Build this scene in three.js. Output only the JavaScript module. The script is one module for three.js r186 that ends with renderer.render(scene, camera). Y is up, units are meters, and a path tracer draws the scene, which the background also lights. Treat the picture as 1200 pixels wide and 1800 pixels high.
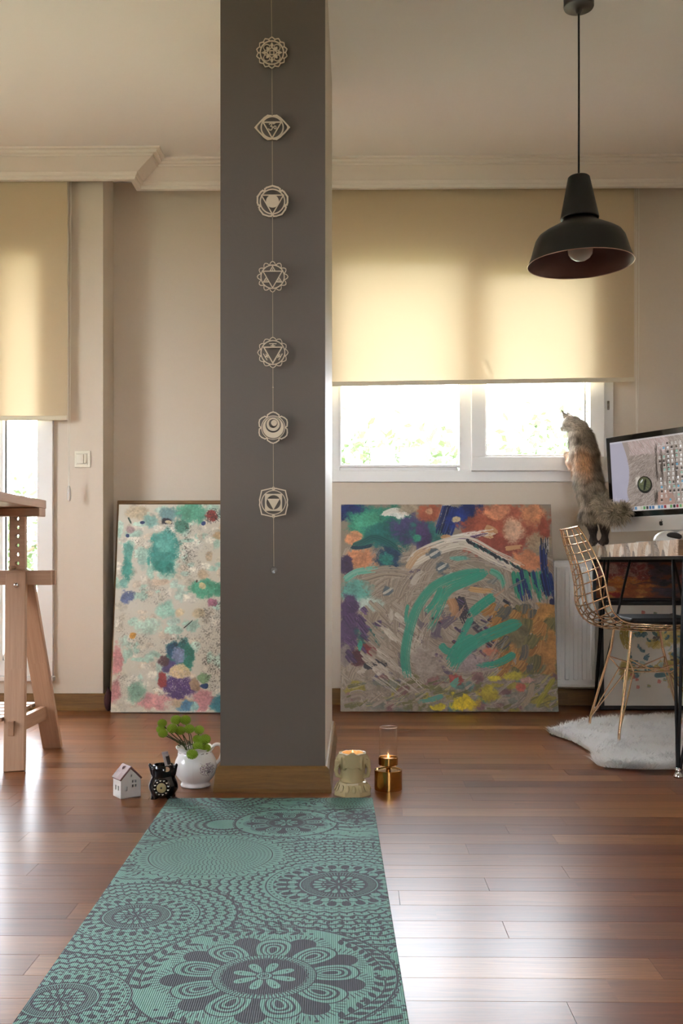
import * as THREE from 'three';
import { RoundedBoxGeometry } from 'three/addons/geometries/RoundedBoxGeometry.js';
import { mergeGeometries, mergeVertices } from 'three/addons/utils/BufferGeometryUtils.js';
import { MarchingCubes } from 'three/addons/objects/MarchingCubes.js';
import { ImprovedNoise } from 'three/addons/math/ImprovedNoise.js';

// ---------------------------------------------------------------- camera, sky, exposure
const scene = new THREE.Scene();
const camera = new THREE.PerspectiveCamera(54.43, 1200 / 1800, 0.05, 200);
camera.position.set(0, 0.716, 0);
camera.rotation.set(0, 0.015, 0);
camera.setViewOffset(1200, 1800, 0, -85, 1200, 1800);   // a shift lens: verticals stay upright, horizon below the middle

const renderer = new THREE.WebGLRenderer();
renderer.toneMapping = THREE.LinearToneMapping;
renderer.toneMappingExposure = 1.18;
renderer.shadowMap.enabled = true;

scene.background = new THREE.Color().setRGB(0.86, 0.925, 1.0);   // even overcast sky
scene.backgroundIntensity = 30;

// ---------------------------------------------------------------- helpers
function rng(seed) { return () => { seed = (seed + 0x6d2b79f5) | 0; let t = Math.imul(seed ^ (seed >>> 15), 1 | seed); t = (t + Math.imul(t ^ (t >>> 7), 61 | t)) ^ t; return ((t ^ (t >>> 14)) >>> 0) / 4294967296; }; }
const V = (x, y, z) => new THREE.Vector3(x, y, z);
const PI = Math.PI, sin = Math.sin, cos = Math.cos;
const perlin = new ImprovedNoise();
const fbm = (x, y, z, n = 4) => { let s = 0, a = 1, t = 0; for (let i = 0; i < n; i++) { s += a * perlin.noise(x, y, z); t += a; a *= 0.5; x *= 2.03; y *= 2.03; z *= 2.03; } return s / t; };
const std = (color, roughness = 0.7, o = {}) => new THREE.MeshPhysicalMaterial({ color, roughness, ...o });
const taken = {};
function numbered(name) { taken[name] = (taken[name] ?? -1) + 1; return taken[name] ? name + '_' + String(taken[name]).padStart(3, '0') : name; }
function tag(o, label, category, group, kind) { o.userData.label = label; if (category) o.userData.category = category; if (group) o.userData.group = group; if (kind) o.userData.kind = kind; return o; }
function thing(name, label, category, pos = [0, 0, 0], turn = 0, group) {
  const o = new THREE.Group(); o.name = numbered(name); o.position.set(...pos); o.rotation.y = turn; scene.add(o); return tag(o, label, category, group);
}
function part(name, geo, mat, parent, o = {}) {
  const g = Array.isArray(geo) ? join(geo) : geo;
  const m = new THREE.Mesh(g, mat); m.name = parent === scene ? numbered(name) : name; m.castShadow = m.receiveShadow = true;
  if (o.pos) m.position.set(...o.pos);
  if (o.rot) m.rotation.set(...o.rot);
  if (o.label) m.userData.label = o.label;
  if (o.kind) m.userData.kind = o.kind;
  parent.add(m); return m;
}
function struct(name, geo, mat, label) { const m = part(name, geo, mat, scene); m.userData.kind = 'structure'; if (label) m.userData.label = label; return m; }
function join(list) {
  const clean = list.map((g) => { const h = g.index ? g.toNonIndexed() : g.clone(); for (const k of Object.keys(h.attributes)) if (!['position', 'normal', 'uv'].includes(k)) h.deleteAttribute(k); if (!h.attributes.uv) h.setAttribute('uv', new THREE.BufferAttribute(new Float32Array(h.attributes.position.count * 2), 2)); return h; });
  return mergeGeometries(clean);
}
// box with uv in metres, u along its longest side, soft edges
function bx(w, h, d, at = [0, 0, 0], r = 0) {
  const g = r ? new RoundedBoxGeometry(w, h, d, 2, Math.min(r, w / 2.01, h / 2.01, d / 2.01)) : new THREE.BoxGeometry(w, h, d);
  metreUV(g, w, h, d); g.translate(...at); return g;
}
function metreUV(g, w, h, d) {
  const p = g.attributes.position, n = g.attributes.normal, uv = new Float32Array(p.count * 2);
  const long = w >= h && w >= d ? 0 : h >= d ? 1 : 2;
  for (let i = 0; i < p.count; i++) {
    const c = [p.getX(i), p.getY(i), p.getZ(i)], a = [Math.abs(n.getX(i)), Math.abs(n.getY(i)), Math.abs(n.getZ(i))];
    const k = a[0] > a[1] && a[0] > a[2] ? 0 : a[1] > a[2] ? 1 : 2;
    const ax = [0, 1, 2].filter((q) => q !== k), u = ax.includes(long) ? long : ax[0], v = ax.find((q) => q !== u);
    uv[i * 2] = c[u]; uv[i * 2 + 1] = c[v];
  }
  g.setAttribute('uv', new THREE.BufferAttribute(uv, 2));
}
// a board from a to b: width w across the direction "side", thickness t
function board(a, b, w, t, side, r = 0.002) {
  const y = b.clone().sub(a), len = y.length(); y.normalize();
  const z = new THREE.Vector3().crossVectors(side, y).normalize(), x = new THREE.Vector3().crossVectors(y, z);
  const g = bx(w, len, t, [0, 0, 0], r);
  g.applyMatrix4(new THREE.Matrix4().makeBasis(x, y, z).setPosition(a.clone().add(b).multiplyScalar(0.5)));
  return g;
}
function tube(pts, r, seg = 24, rad = 8, closed = false, tension = 0.5) {
  return new THREE.TubeGeometry(new THREE.CatmullRomCurve3(pts, closed, 'catmullrom', tension), seg, r, rad, closed);
}
function polyTube(pts, r, rad = 8) {   // straight rods with ball joints
  const out = [];
  for (let i = 0; i + 1 < pts.length; i++) { out.push(new THREE.TubeGeometry(new THREE.LineCurve3(pts[i], pts[i + 1]), 1, r, rad)); if (i) { const s = new THREE.SphereGeometry(r, rad, 6); s.translate(pts[i].x, pts[i].y, pts[i].z); out.push(s); } }
  return join(out);
}
const lathe = (pts, seg = 40) => new THREE.LatheGeometry(pts.map(([x, y]) => new THREE.Vector2(x, y)), seg);
function canvas(w, h, draw) { const c = document.createElement('canvas'); c.width = w; c.height = h; draw(c.getContext('2d'), w, h); const t = new THREE.CanvasTexture(c); t.colorSpace = THREE.SRGBColorSpace; t.anisotropy = 8; return t; }
function dataTex(w, h, fn, srgb = true, rep = true) {
  const d = new Uint8Array(w * h * 4);
  for (let y = 0; y < h; y++) for (let x = 0; x < w; x++) { const c = fn(x / w, y / h, x, y); const i = (y * w + x) * 4; for (let k = 0; k < 3; k++) d[i + k] = Math.max(0, Math.min(255, (Array.isArray(c) ? c[k] : c) * 255)); d[i + 3] = 255; }
  const t = new THREE.DataTexture(d, w, h); t.magFilter = THREE.LinearFilter; t.minFilter = THREE.LinearFilter; if (srgb) t.colorSpace = THREE.SRGBColorSpace; if (rep) t.wrapS = t.wrapT = THREE.RepeatWrapping; t.needsUpdate = true; return t;
}
const again = (t, x, y) => { const c = t.clone(); c.repeat.set(x, y); c.needsUpdate = true; return c; };

// ---------------------------------------------------------------- shared textures and materials
const TAU = 2 * PI;
const loop2 = (u, v, fx, fy, s) => fbm(cos(u * TAU) * fx + s, sin(u * TAU) * fx, 0) * 0.5 + fbm(cos(v * TAU) * fy, sin(v * TAU) * fy + s, 3.3) * 0.5;
const plasterBump = dataTex(256, 256, (u, v, x, y) => 0.5 + 0.35 * fbm(x * 0.11, y * 0.11, 1.7, 3) + 0.15 * fbm(x * 0.5, y * 0.5, 7.1, 2), false);
const grain = dataTex(1024, 512, (u, v, x, y) => {          // 1.2 m x 0.36 m of figured wood, neutral tone
  const w = fbm(u * 5, v * 5, 2.1, 3) * 0.35;
  const a = fbm(u * 6, v * 60 + w * 8, 5.2, 4), b = fbm(u * 26, v * 230, 9.4, 2), c = fbm(u * 2.2, v * 9 + w, 1.3, 3);
  const pores = Math.max(0, fbm(u * 40, v * 300, 4.4, 2) - 0.22) * 1.1;
  const s = 0.84 + 0.16 * a + 0.07 * b + 0.14 * c - pores * 0.28;
  return [s, s * (0.985 + 0.02 * a), s * (0.96 + 0.03 * a)];
});
const pale = dataTex(512, 256, (u, v, x, y) => {
  const a = fbm(u * 4, v * 26, 1.2, 4), b = fbm(u * 22, v * 140, 2.2, 2);
  const s = 0.93 + 0.09 * a + 0.04 * b; return [s, s * (0.985 + 0.02 * a), s * (0.965 + 0.04 * a)];
});
const M = {
  wall: std(new THREE.Color(0xd8cab9), 0.85, { bumpMap: again(plasterBump, 1.6, 1.6), bumpScale: 0.0006 }),
  ceiling: std(new THREE.Color(0xf1ece8), 0.9, { bumpMap: again(plasterBump, 1.6, 1.6), bumpScale: 0.0004 }),
  cornice: std(new THREE.Color(0xeee6dc), 0.7),
  taupe: std(new THREE.Color(0x655b52), 0.62, { bumpMap: again(plasterBump, 2.2, 2.2), bumpScale: 0.0007 }),
  column: std(new THREE.Color(0xcdc0ae), 0.6, { bumpMap: again(plasterBump, 2.2, 2.2), bumpScale: 0.0006 }),
  pvc: std(new THREE.Color(0xf2f0ec), 0.32),
  gasket: std(new THREE.Color(0x2a2a2c), 0.6),
  pane: new THREE.MeshPhysicalMaterial({ color: 0xffffff, roughness: 0.02, transmission: 1, thickness: 0, ior: 1.45 }),
  blind: new THREE.MeshPhysicalMaterial({ color: new THREE.Color(0xcfba99), roughness: 1, transmission: 0.125, thickness: 0 }),
  blindBar: std(new THREE.Color(0xd8cbb0), 0.6),
  skirt: std(new THREE.Color(0x90682f), 0.6, { map: again(grain, 0.9, 2.4) }),
  birch: std(new THREE.Color(0xb08a6e), 0.55, { map: again(pale, 1.2, 5) }),
  black: std(new THREE.Color(0x0c0c0d), 0.42),
  darkMetal: std(new THREE.Color(0x121214), 0.38, { metalness: 0.6 }),
  chrome: std(new THREE.Color(0xd0d0d2), 0.18, { metalness: 1 }),
  white: std(new THREE.Color(0xf3f1ed), 0.4),
};
const floorTones = [0x905a36, 0x834f31, 0x9a643d, 0x8b5633, 0x7e492e, 0xa26e45, 0x925d39, 0x77442b].map((c, i) => std(new THREE.Color(c), 0.29, { specularIntensity: 0.65, map: again(grain, 1 / 1.2, 1 / 0.36) }));

// ---------------------------------------------------------------- the room shell
const ZB = -4.95, ZL = -4.743, ZO = -5.2, XL = -3.2, XR = 2.15, ZF = 2.0, HC = 2.6;
function wallWithHoles(x0, x1, y0, y1, holes, z0, z1) {   // in the xy plane, from z0 (outside) to z1 (room side)
  const s = new THREE.Shape([[x0, y0], [x1, y0], [x1, y1], [x0, y1]].map(([a, b]) => new THREE.Vector2(a, b)));
  for (const [a, b, c, d] of holes) s.holes.push(new THREE.Path([[a, c], [a, d], [b, d], [b, c]].map(([p, q]) => new THREE.Vector2(p, q))));
  const g = new THREE.ExtrudeGeometry(s, { depth: z1 - z0, bevelEnabled: false }); g.translate(0, 0, z0); return g;
}
const WIN = [-0.14, 1.267, 1.104, 2.24], DOOR = [-2.62, -1.446, 0.163, 2.24], SIDE = [-2.85, -1.5, 0.9, 2.2], REAR = [0.1, 0.9, 0.95, 2.15];
struct('wall_back', wallWithHoles(-1.211, XR + 0.2, -0.15, HC + 0.15, [WIN], ZO, ZB), M.wall, 'beige plaster wall with the wide window');
struct('wall_alcove', wallWithHoles(XL - 0.2, -1.211, -0.15, HC + 0.15, [DOOR], ZO, ZL), M.wall, 'beige plaster wall with the tall window behind the trestle');
{ const g = wallWithHoles(-ZF - 0.2, -ZL, -0.15, HC + 0.15, [[-SIDE[1], -SIDE[0], SIDE[2], SIDE[3]]], -0.2, 0); g.rotateY(PI / 2); g.translate(XL, 0, 0); struct('wall_left', g, M.wall); }
struct('wall_right', bx(0.2, HC + 0.3, ZF - ZB + 0.2, [XR + 0.1, HC / 2, (ZF + ZB + 0.2) / 2]), M.wall);
struct('wall_rear', wallWithHoles(XL - 0.2, XR + 0.2, -0.15, HC + 0.15, [REAR], ZF, ZF + 0.25), M.wall);
struct('ceiling', bx(XR - XL + 0.4, 0.15, ZF - ZO, [(XR + XL) / 2, HC + 0.075, (ZF + ZO) / 2]), M.ceiling);

// floor: strips of hardwood laid across the room, each strip a piece of its own
{
  const floor = struct('floor', bx(XR - XL + 0.4, 0.14, ZF - ZO, [(XR + XL) / 2, -0.082, (ZF + ZO) / 2]), std(new THREE.Color(0x1c110b), 0.8), 'glossy brown hardwood strip floor');
  const R = rng(11), W = 0.09, lens = [0.42, 0.55, 0.68, 0.8, 0.95, 1.1], cache = {};
  function plank(len, variant) {
    const key = len.toFixed(3) + '_' + variant;
    if (cache[key]) return cache[key];
    const r = rng(variant * 31 + Math.round(len * 100)), u0 = r() * 4, v0 = r() * 4, e = 0.0004, gap = 0.0002, x = len / 2 - gap, z = W / 2 - gap, pos = [], nor = [], uv = [];
    const quad = (pts, n) => { for (const k of [0, 1, 2, 0, 2, 3]) { const p = pts[k]; pos.push(...p); nor.push(...n); uv.push(p[0] + u0, p[2] + v0); } };
    const t = 0, b = -0.012, o = [[-x, z], [x, z], [x, -z], [-x, -z]], i = [[-x + e, z - e], [x - e, z - e], [x - e, -z + e], [-x + e, -z + e]];
    quad(i.map(([a, c]) => [a, t, c]), [0, 1, 0]);
    const ns = [[0, 0.7, 0.7], [0.7, 0.7, 0], [0, 0.7, -0.7], [-0.7, 0.7, 0]];
    for (let k = 0; k < 4; k++) { const l = (k + 1) % 4; quad([[o[k][0], t - e, o[k][1]], [o[l][0], t - e, o[l][1]], [i[l][0], t, i[l][1]], [i[k][0], t, i[k][1]]], ns[k]); quad([[o[k][0], b, o[k][1]], [o[l][0], b, o[l][1]], [o[l][0], t - e, o[l][1]], [o[k][0], t - e, o[k][1]]], [ns[k][0] * 1.4, 0, ns[k][2] * 1.4]); }
    const g = new THREE.BufferGeometry();
    g.setAttribute('position', new THREE.Float32BufferAttribute(pos, 3)); g.setAttribute('normal', new THREE.Float32BufferAttribute(nor, 3)); g.setAttribute('uv', new THREE.Float32BufferAttribute(uv, 2));
    return (cache[key] = g);
  }
  const rest = floorTones.map(() => []);
  for (let z = ZB + W / 2; z < ZF; z += W) {
    let x = XL - R() * 0.9;
    while (x < XR) {
      const len = lens[Math.floor(R() * lens.length)], cx = x + len / 2, g = plank(len, Math.floor(R() * 5)), tone = Math.floor(R() * 8);
      x += len;
      const d = -z, half = 0.345 * d + 0.03;
      if (d > 1.45 && x > -half - 0.015 * d && x - len < half) part('plank', g, floorTones[tone], floor, { pos: [cx, 0, z] });
      else { const h = g.clone(); h.translate(cx, 0, z); rest[tone].push(h); }
    }
  }
  const g = rest.map(join);
  const all = mergeGeometries(g, true), m = new THREE.Mesh(all, floorTones); m.name = 'plank_field'; m.userData.kind = 'stuff'; m.castShadow = m.receiveShadow = true; floor.add(m);
}

// cornice: plaster mouldings standing off the wall, hiding the blind rollers
{
  const prof = [[0, 2.505], [0.006, 2.505], [0.01, 2.512], [0.01, 2.519], [0.016, 2.522], [0.02, 2.53], [0.021, 2.536], [0.028, 2.538], [0.036, 2.542], [0.05, 2.549], [0.068, 2.557], [0.088, 2.565], [0.104, 2.572], [0.112, 2.5725], [0.114, 2.58], [0.128, 2.582], [0.133, 2.586], [0.134, 2.592], [0.15, 2.593], [0.154, 2.602]];
  const base = [[-3.2, -4.663], [-1.046, -4.663], [-1.046, -4.79], [2.15, -4.79]];
  const path = (p) => [[base[0][0], base[0][1] + p], [base[1][0] + p, base[1][1] + p], [base[2][0] + p, base[2][1] + p], [base[3][0], base[3][1] + p]];
  const pos = [], quad = (a, b, c, d) => pos.push(...a, ...b, ...c, ...a, ...c, ...d);
  for (let i = 0; i + 1 < prof.length; i++) {
    const A = path(prof[i][0]), B = path(prof[i + 1][0]);
    for (let k = 0; k < 3; k++) quad([A[k][0], prof[i][1], A[k][1]], [A[k + 1][0], prof[i][1], A[k + 1][1]], [B[k + 1][0], prof[i + 1][1], B[k + 1][1]], [B[k][0], prof[i + 1][1], B[k][1]]);
  }
  const A = path(0), C = path(-0.018);                       // underside and back of the board
  for (let k = 0; k < 3; k++) { quad([C[k][0], 2.505, C[k][1]], [C[k + 1][0], 2.505, C[k + 1][1]], [A[k + 1][0], 2.505, A[k + 1][1]], [A[k][0], 2.505, A[k][1]]); quad([C[k + 1][0], 2.505, C[k + 1][1]], [C[k][0], 2.505, C[k][1]], [C[k][0], 2.602, C[k][1]], [C[k + 1][0], 2.602, C[k + 1][1]]); }
  const g = new THREE.BufferGeometry(); g.setAttribute('position', new THREE.Float32BufferAttribute(pos, 3)); g.computeVertexNormals();
  struct('trim_1', g, M.cornice, 'white stepped plaster cornice along the window wall');
}

// column: dark taupe front, pale sides
{
  const g = new THREE.BoxGeometry(0.325, HC, 0.86); metreUV(g, 0.325, HC, 0.86);
  const m = part('column', g, [M.column, M.column, M.column, M.column, M.taupe, M.column], scene, { pos: [-0.259, HC / 2, -3.51] });
  m.userData.kind = 'structure'; m.userData.label = 'square column with a dark taupe front face';
}
function skirting(name, path, label) {   // path in xz, room on the left of its direction; open or closed
  const prof = [[0.02, 0], [0.02, 0.012], [0.017, 0.03], [0.0145, 0.058], [0.012, 0.072], [0.006, 0.0785], [0, 0.08]], pos = [], uvs = [], closed = path.closed, P = path.pts, n = P.length, norm = (a, b) => { const d = [b[0] - a[0], b[1] - a[1]], l = Math.hypot(...d); return [d[1] / l, -d[0] / l]; };
  const off = (i, p) => { const a = i || closed ? norm(P[(i - 1 + n) % n], P[i]) : null, b = i < n - 1 || closed ? norm(P[i], P[(i + 1) % n]) : null; if (!a || !b) { const c = a || b; return [P[i][0] - c[0] * p, P[i][1] - c[1] * p]; } const k = 1 / (1 + a[0] * b[0] + a[1] * b[1]); return [P[i][0] - (a[0] + b[0]) * k * p, P[i][1] - (a[1] + b[1]) * k * p]; };
  let run = 0;
  for (let i = 0; i < (closed ? n : n - 1); i++) {
    const j = (i + 1) % n, len = Math.hypot(P[j][0] - P[i][0], P[j][1] - P[i][1]);
    for (let q = 0; q + 1 < prof.length; q++) { const a = off(i, prof[q][0]), b = off(j, prof[q][0]), c = off(j, prof[q + 1][0]), d = off(i, prof[q + 1][0]), y0 = prof[q][1], y1 = prof[q + 1][1]; pos.push(a[0], y0, a[1], b[0], y0, b[1], c[0], y1, c[1], a[0], y0, a[1], c[0], y1, c[1], d[0], y1, d[1]); uvs.push(run, y0, run + len, y0, run + len, y1, run, y0, run + len, y1, run, y1); }
    run += len;
  }
  const g = new THREE.BufferGeometry(); g.setAttribute('position', new THREE.Float32BufferAttribute(pos, 3)); g.setAttribute('uv', new THREE.Float32BufferAttribute(uvs, 2)); g.computeVertexNormals();
  return struct(name, g, M.skirt, label);
}
skirting('baseboard_column', { closed: true, pts: [[-0.4215, -3.08], [-0.0965, -3.08], [-0.0965, -3.94], [-0.4215, -3.94]] }, 'brown wooden skirting round the foot of the column');
skirting('baseboard_back', { pts: [[XL, ZL], [-1.211, ZL], [-1.211, ZB], [XR, ZB]] }, 'brown wooden skirting along the window wall');
skirting('baseboard_left', { pts: [[XL, ZF], [XL, ZL]] });
skirting('baseboard_right', { pts: [[XR, ZB], [XR, ZF]] });

// windows
function ring(x0, x1, y0, y1, w, d, z) { return [bx(x1 - x0, w, d, [(x0 + x1) / 2, y0 + w / 2, z], 0.004), bx(x1 - x0, w, d, [(x0 + x1) / 2, y1 - w / 2, z], 0.004), bx(w, y1 - y0 - 2 * w + 0.004, d - 0.0006, [x0 + w / 2, (y0 + y1) / 2, z], 0.003), bx(w, y1 - y0 - 2 * w + 0.004, d - 0.0006, [x1 - w / 2, (y0 + y1) / 2, z], 0.003)]; }
function glazing(parent, x0, x1, y0, y1, z) {
  part('gasket', ring(x0 - 0.004, x1 + 0.004, y0 - 0.004, y1 + 0.004, 0.009, 0.012, z), M.gasket, parent);
  part('pane', bx(x1 - x0, y1 - y0, 0.004, [(x0 + x1) / 2, (y0 + y1) / 2, z]), M.pane, parent);
}
{
  const w = thing('window_1', 'wide white plastic window with two panes under the roller blind', undefined); w.userData.kind = 'structure';
  part('window_frame', [...ring(WIN[0], WIN[1], WIN[2], WIN[3], 0.058, 0.07, -4.965), bx(0.062, WIN[3] - WIN[2] - 0.112, 0.069, [0.54, (WIN[2] + WIN[3]) / 2, -4.965], 0.004), bx(0.6, 0.02, 0.05, [0.2, 1.168, -4.966], 0.004)], M.pvc, w);
  part('bead', ring(-0.09, 0.522, 1.176, 2.19, 0.014, 0.05, -4.955), M.pvc, w);
  glazing(w, -0.078, 0.51, 1.188, 2.178, -4.965);
  const s = part('sash', [...ring(0.565, 1.217, 1.156, 2.198, 0.07, 0.06, -4.935), ...ring(0.63, 1.13, 1.225, 2.13, 0.012, 0.05, -4.94)], M.pvc, w);
  part('gasket', ring(0.636, 1.125, 1.232, 2.124, 0.009, 0.012, -4.95), M.gasket, s);
  part('pane', bx(0.484, 0.88, 0.004, [0.88, 1.678, -4.95]), M.pane, s);
  part('lock_plate', [bx(0.012, 0.045, 0.006, [1.241, 1.48, -4.927], 0.003), bx(0.007, 0.02, 0.012, [1.241, 1.478, -4.92], 0.003)], std(new THREE.Color(0x8d8274), 0.35, { metalness: 0.8 }), w);
}
{
  const w = thing('window_2', 'tall white plastic window behind the trestle', undefined); w.userData.kind = 'structure';
  part('window_frame', [...ring(DOOR[0], DOOR[1], DOOR[2], DOOR[3], 0.075, 0.07, -4.755), bx(0.085, 1.93, 0.069, [-1.727, 1.2, -4.755], 0.004), bx(0.16, 0.03, 0.06, [-1.6, 0.255, -4.75], 0.004), bx(1.2, 0.022, 0.05, [-2.04, 0.152, -4.73], 0.004)], M.pvc, w);
  glazing(w, -1.684, -1.524, 0.24, 2.165, -4.76);
  glazing(w, -2.545, -1.77, 0.24, 2.165, -4.76);
}
{
  const w = thing('window_3', 'white window in the left wall beside the viewer', undefined, [XL - 0.1, 0, 0], PI / 2); w.userData.kind = 'structure';   // local x runs towards the back wall
  const [z0, z1, y0, y1] = SIDE; part('window_frame', [...ring(-z1, -z0, y0, y1, 0.07, 0.07, 0), bx(0.08, y1 - y0 - 0.138, 0.069, [-(z0 + z1) / 2, (y0 + y1) / 2, 0], 0.004)], M.pvc, w);
  const m = -(z0 + z1) / 2; for (const [p, q] of [[-z1 + 0.07, m - 0.04], [m + 0.04, -z0 - 0.07]]) glazing(w, p, q, y0 + 0.07, y1 - 0.07, 0);
}
{
  const w = thing('window_4', 'white window in the wall behind the viewer', undefined, [0, 0, ZF + 0.1]); w.userData.kind = 'structure';
  part('window_frame', [...ring(REAR[0], REAR[1], REAR[2], REAR[3], 0.07, 0.07, 0), bx(0.06, 1.062, 0.069, [0.5, 1.55, 0], 0.004)], M.pvc, w);
  for (const [p, q] of [[0.17, 0.47], [0.53, 0.83]]) glazing(w, p, q, 1.02, 2.08, 0);
}
// ground and trees outside
{
  const g = new THREE.CircleGeometry(90, 48); g.rotateX(-PI / 2); g.translate(0, -3.2, 0);
  struct('garden_ground', g, std(new THREE.Color(0x7c8268), 0.95), 'grass of the garden outside the windows');
  const leafMat = new THREE.MeshPhysicalMaterial({ color: new THREE.Color(0x46542f), roughness: 0.8, transmission: 0.35, thickness: 0 }), barkMat = std(new THREE.Color(0x6a5a4a), 0.9);
  function tree(x, z, h, r, seed, label) {
    const t = thing('garden_tree', label, 'tree', [x, -3.2, z], 0, 'trees outside the windows'), R = rng(seed), limbs = [tube([V(0, 0, 0), V(0.1, h * 0.35, 0), V(0, h * 0.7, 0.1)], 0.13, 10, 7)], pos = [], nor = [];
    const tips = [];
    for (let i = 0; i < 12; i++) { const a = R() * TAU, l = r * (0.5 + 0.5 * R()), y = h * (0.55 + 0.4 * R()), e = V(cos(a) * l, y, sin(a) * l); tips.push(e); limbs.push(tube([V(0, h * (0.4 + 0.2 * R()), 0), V(e.x * 0.5, y * 0.85, e.z * 0.5), e], 0.04, 8, 5)); }
    for (let i = 0; i < 4200; i++) {
      const c = tips[Math.floor(R() * tips.length)], d = V(R() + R() - 1, R() + R() - 1, R() + R() - 1).multiplyScalar(r * 0.75), p = c.clone().add(d), u = V(R() - 0.5, R() - 0.5, R() - 0.5).normalize().multiplyScalar(0.16), v = V(R() - 0.5, R() - 0.5, R() - 0.5).normalize().multiplyScalar(0.09), n = u.clone().cross(v).normalize();
      for (const q of [p, p.clone().add(u).add(v), p.clone().addScaledVector(u, 2), p, p.clone().addScaledVector(u, 2), p.clone().add(u).sub(v)]) { pos.push(q.x, q.y, q.z); nor.push(n.x, n.y, n.z); }
    }
    part('trunk', limbs, barkMat, t);
    const g = new THREE.BufferGeometry(); g.setAttribute('position', new THREE.Float32BufferAttribute(pos, 3));
    part('foliage', g, leafMat, t, { kind: 'stuff' });
  }
  tree(7.2, -27, 8.2, 2.6, 3, 'pale leafy tree outside the pane the cat looks through');
  tree(0.6, -26, 6.6, 2.3, 5, 'pale leafy treetop low in the left pane of the wide window');
  tree(-9.4, -24, 6.2, 2.6, 8, 'pale leafy tree outside the tall window');
}

// roller blinds
function blind(label, x0, x1, yTop, yBot, z, tilt, crease, cordX, cordY0) {
  const b = thing('roller_blind', label, 'blind', [(x0 + x1) / 2, 0, z], 0, undefined), w = x1 - x0, nx = 200, ny = 150, g = new THREE.PlaneGeometry(w, yTop - yBot, nx, ny), p = g.attributes.position;
  for (let i = 0; i < p.count; i++) {
    const x = p.getX(i), v = (p.getY(i) + (yTop - yBot) / 2) / (yTop - yBot);
    let y = yBot + v * (yTop - yBot) + (1 - v) * tilt * x, dz = 0.003 * fbm(x * 1.3, y * 0.9, 4.4, 2);
    if (crease) { const [ax, ay, bx2, by] = crease, ux = bx2 - ax, uy = by - ay, l = Math.hypot(ux, uy), s = ((x - ax) * ux + (y - ay) * uy) / l, t = ((x - ax) * uy - (y - ay) * ux) / l; if (s > 0 && s < l) dz += 0.012 * Math.sin((PI * s) / l) * Math.max(0, 1 - Math.abs(t) / 0.014) * (t > 0 ? 1 : 0.75); }
    p.setXYZ(i, x, y, dz);
  }
  g.computeVertexNormals();
  part('cloth', g, M.blind, b);
  const roll = new THREE.CylinderGeometry(0.02, 0.02, w, 24); roll.rotateZ(PI / 2); roll.translate(0, yTop + 0.012, -0.014);
  part('roller', roll, M.blindBar, b);
  const bar = bx(w + 0.004, 0.022, 0.012, [0, 0, 0.002], 0.004); bar.rotateZ(Math.atan(tilt)); bar.translate(0, yBot - 0.006, 0);
  part('bottom_bar', bar, M.blindBar, b);
  const cx = cordX - (x0 + x1) / 2, cord = [tube([V(cx, yTop, 0.02), V(cx - 0.002, (yTop + cordY0) / 2, 0.021), V(cx, cordY0, 0.02)], 0.0011, 20, 6), tube([V(cx + 0.012, yTop, 0.02), V(cx + 0.011, (yTop + cordY0) / 2, 0.022), V(cx + 0.004, cordY0, 0.02)], 0.0011, 20, 6)];
  part('cord', cord, std(new THREE.Color(0xe9e4d8), 0.6), b);
  const w2 = lathe([[0, 0], [0.006, 0.002], [0.0085, 0.012], [0.0095, 0.03], [0.008, 0.055], [0.0045, 0.07], [0, 0.072]], 16); w2.translate(cx + 0.003, cordY0 - 0.07, 0.02);
  part('cord_weight', w2, std(new THREE.Color(0xf6f6f4), 0.12, { transmission: 0.6, thickness: 0.005 }), b);
  return b;
}
blind('wide cream roller blind half lowered over the window beside the column', -0.36, 1.346, 2.53, 1.588, -4.852, 0.0125, [0.12 + 0.005, 1.695, 0.165, 1.605], 1.352, 1.2);
blind('cream roller blind at the left edge lowered over the tall window', -2.75, -1.366, 2.53, 1.395, -4.69, 0, null, -1.356, 1.065);
// light switch
{
  const s = thing('light_switch', 'ivory double light switch plate on the wall beside the tall window', 'switch', [-1.308, 1.2, ZL]);
  part('plate', bx(0.076, 0.08, 0.008, [0, 0, 0.004], 0.003), std(new THREE.Color(0xe9e2cf), 0.4), s);
  part('inner_frame', bx(0.056, 0.056, 0.004, [-0.003, -0.001, 0.009], 0.002), std(new THREE.Color(0xe2dbc8), 0.4), s);
  const r = bx(0.034, 0.046, 0.008, [-0.009, 0, 0.012], 0.002); r.rotateX(0.05);
  part('rocker', r, std(new THREE.Color(0xede7d6), 0.35), s);
  const r2 = bx(0.009, 0.046, 0.006, [0.0145, 0, 0.0125], 0.002); r2.rotateX(-0.08);
  part('rocker', r2, std(new THREE.Color(0xe6dfcc), 0.35), s);
}

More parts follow.
